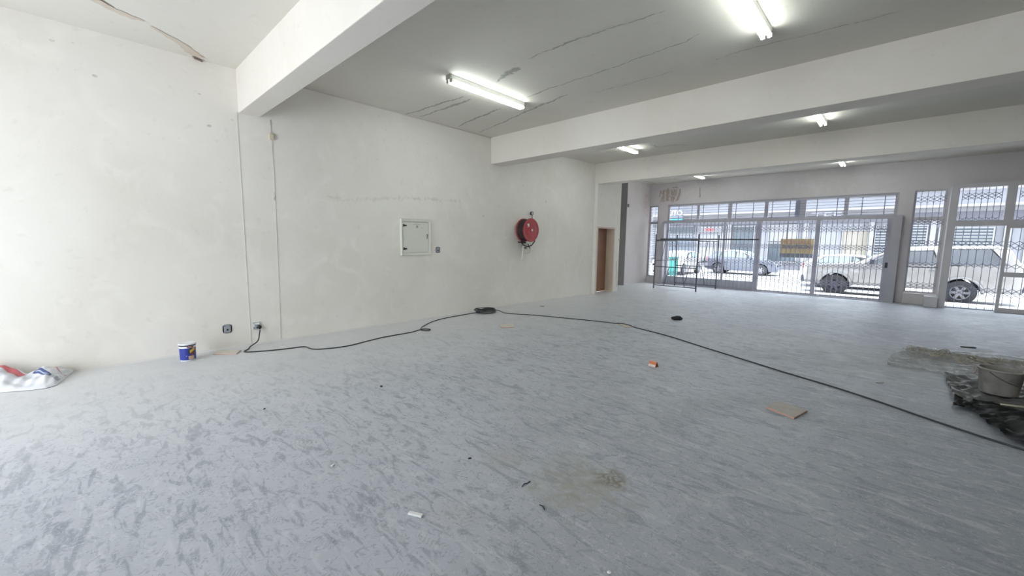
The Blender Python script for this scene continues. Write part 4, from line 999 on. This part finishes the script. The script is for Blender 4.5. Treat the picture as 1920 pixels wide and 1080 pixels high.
    # bumpers, lights, handles, mirrors
    MB().bevbox(L0-.06, -HW*.86, spec['sill']+.02, L0+.16, HW*.86, spec['sill']+.26, .03).build('front_bumper', spec['bump'], t)
    MB().bevbox(L1-.14, -HW*.88, spec['sill']+.06, L1+.08, HW*.88, spec['sill']+.26, .03).build('rear_bumper', spec['bump'], t)
    for s in (-1, 1):
        MB().bevbox(L0+.0, s*HW*.62-.12, lerp_tab(belt, L0+.1)-.20, L0+.20, s*HW*.70+.12, lerp_tab(belt, L0+.1)-.04, .02).build('headlight', mat('headlamp', (.6, .62, .66), .2) if 'headlamp' not in bpy.data.materials else bpy.data.materials['headlamp'], t)
        MB().bevbox(L1-.08, s*HW*.80-.07, spec['tl'][0], L1+.015, s*HW*.80+.07, spec['tl'][1], .015).build('tail_light', mat('tail_red', (.50, .03, .05), .3) if 'tail_red' not in bpy.data.materials else bpy.data.materials['tail_red'], t)
        mx, mz = spec['mirror']; MB().bevbox(mx-.05, s*(HW+.01), mz-.07, mx+.06, s*(HW+.16), mz+.08, .02).build('side_mirror', spec['bump'], t)
        for hx in spec['handles']:
            MB().bevbox(hx-.07, s*(HW*.99), spec['hz']-.015, hx+.07, s*(HW+.025), spec['hz']+.015, .006).build('door_handle', spec['rim'], t)
        for sx_ in spec['seams']:
            zt = lerp_tab(belt, sx_); MB().box(sx_-.005, s*(HW-.004), spec['sill']+.22, sx_+.005, s*(HW+.002), zt-.12).build('door_seam', HOLE, t)
    return t
WHITEP = mat('white_car_paint', (.36, .35, .34), .25, var=.02, coat=.6); SILV = mat('silver_car_paint', (.13, .14, .175), .3, .3, var=.05, coat=.6)
RIM = mat('alloy_rim', (.26, .26, .28), .35, .4); GREYB = mat('grey_bumper', (.07, .07, .10), .5); WHB = mat('white_bumper', (.34, .34, .34), .35)
TINT = mat('tinted_car_glass', (.10, .14, .17), .06, var=.4, scale=1.2, coat=.6)
make_car('pickup_truck', 'white double-cab pickup with a canopy parked right outside the shopfront', 'pickup truck', (0, 18.37+.90, GZ), 0, dict(
    x0=-2.45, x1=2.78, hw=.90, sill=.40, paint=WHITEP, wheels=(-1.50, 1.53), wr=.365, rim=RIM, bump=GREYB, flare=WHB, glass=mat('pickup_glass', (.17, .185, .205), .15, var=.5, scale=2, coat=.5),
    belt=[(-2.45, .80), (-2.3, .98), (-1.9, 1.06), (-1.0, 1.14), (0, 1.16), (2.78, 1.22)],
    roof=[(-2.45, .80), (-2.3, .98), (-1.9, 1.06), (-1.0, 1.14), (-.55, 1.43), (-.2, 1.60), (.1, 1.70), (.6, 1.75), (2.2, 1.80), (2.45, 1.72), (2.66, 1.30), (2.78, 1.24)],
    windows=[[(-.72, 1.16), (-.30, 1.42), (-.05, 1.54), (.18, 1.58), (.18, 1.17)], [(.25, 1.17), (.25, 1.59), (.85, 1.62), (1.02, 1.19)], [(1.16, 1.20), (1.12, 1.66), (2.05, 1.68), (2.40, 1.22)]],
    front_glass=((-.98, 1.17), (-.12, 1.64)), mirror=(-.55, 1.22), handles=(.05, .9), hz=1.0, seams=(-.75, .22, 1.05), tl=(.85, 1.15)))
make_car('hatchback_car', 'silver hatchback parked across the street behind the scaffold', 'car', (-6.62, 26.3+.82, GZ), PI, dict(
    x0=-1.9, x1=1.8, hw=.82, sill=.22, paint=SILV, wheels=(-1.14, 1.12), wr=.30, rim=RIM, bump=SILV,
    belt=[(-1.9, .62), (-1.7, .78), (-1.0, .90), (0, .94), (1.8, 1.0)],
    roof=[(-1.9, .62), (-1.7, .78), (-1.0, .90), (-.45, 1.22), (-.1, 1.38), (.5, 1.42), (1.3, 1.36), (1.7, 1.1), (1.8, 1.0)],
    windows=[[(-.72, .95), (-.25, 1.24), (.15, 1.31), (.15, .98)], [(.22, .98), (.22, 1.31), (.9, 1.31), (1.0, 1.0)], [(1.08, 1.02), (1.0, 1.28), (1.25, 1.26), (1.5, 1.06)]],
    front_glass=((-.95, .93), (-.2, 1.34)), rear_glass=((1.76, 1.02), (1.38, 1.30)), mirror=(-.6, 1.0), handles=(.0, .85), hz=.84, seams=(-.75, .18, 1.0), tl=(.75, 1.0)))
make_car('hatchback_car', 'white hatchback parked behind the bonnet of the white pickup', 'car', (-1.05, 21.2+.82, GZ), PI, dict(
    x0=-1.9, x1=1.8, hw=.82, sill=.22, paint=WHITEP, wheels=(-1.14, 1.12), wr=.30, rim=RIM, bump=WHB,
    belt=[(-1.9, .62), (-1.7, .78), (-1.0, .90), (0, .94), (1.8, 1.0)],
    roof=[(-1.9, .62), (-1.7, .78), (-1.0, .90), (-.45, 1.22), (-.1, 1.36), (.5, 1.40), (1.2, 1.34), (1.65, 1.1), (1.8, .95)],
    windows=[[(-.72, .95), (-.25, 1.24), (.15, 1.31), (.15, .98)], [(.22, .98), (.22, 1.31), (1.05, 1.28), (1.4, 1.0)]],
    front_glass=((-.95, .93), (-.2, 1.34)), rear_glass=((1.76, 1.0), (1.3, 1.30)), mirror=(-.6, 1.0), handles=(.0, .85), hz=.84, seams=(-.75, .18, 1.0), tl=(.75, 1.0)))
make_car('small_car', 'white car seen nose-on beyond the turquoise bin', 'car', (-9.35, 24.2, GZ), PI/2, dict(
    x0=-1.9, x1=1.8, hw=.82, sill=.22, paint=WHITEP, wheels=(-1.14, 1.12), wr=.30, rim=RIM, bump=WHB,
    belt=[(-1.9, .62), (-1.7, .78), (-1.0, .90), (0, .94), (1.8, 1.0)],
    roof=[(-1.9, .62), (-1.7, .78), (-1.0, .90), (-.45, 1.16), (-.1, 1.30), (.5, 1.34), (1.3, 1.28), (1.7, 1.05), (1.8, .95)],
    windows=[[(-.72, .95), (-.25, 1.20), (.15, 1.25), (.15, .98)], [(.22, .98), (.22, 1.25), (1.0, 1.22), (1.2, 1.0)]],
    front_glass=((-.95, .93), (-.2, 1.26)), mirror=(-.6, 1.0), handles=(.0, .85), hz=.84, seams=(-.75, .18, 1.0), tl=(.75, 1.0)))
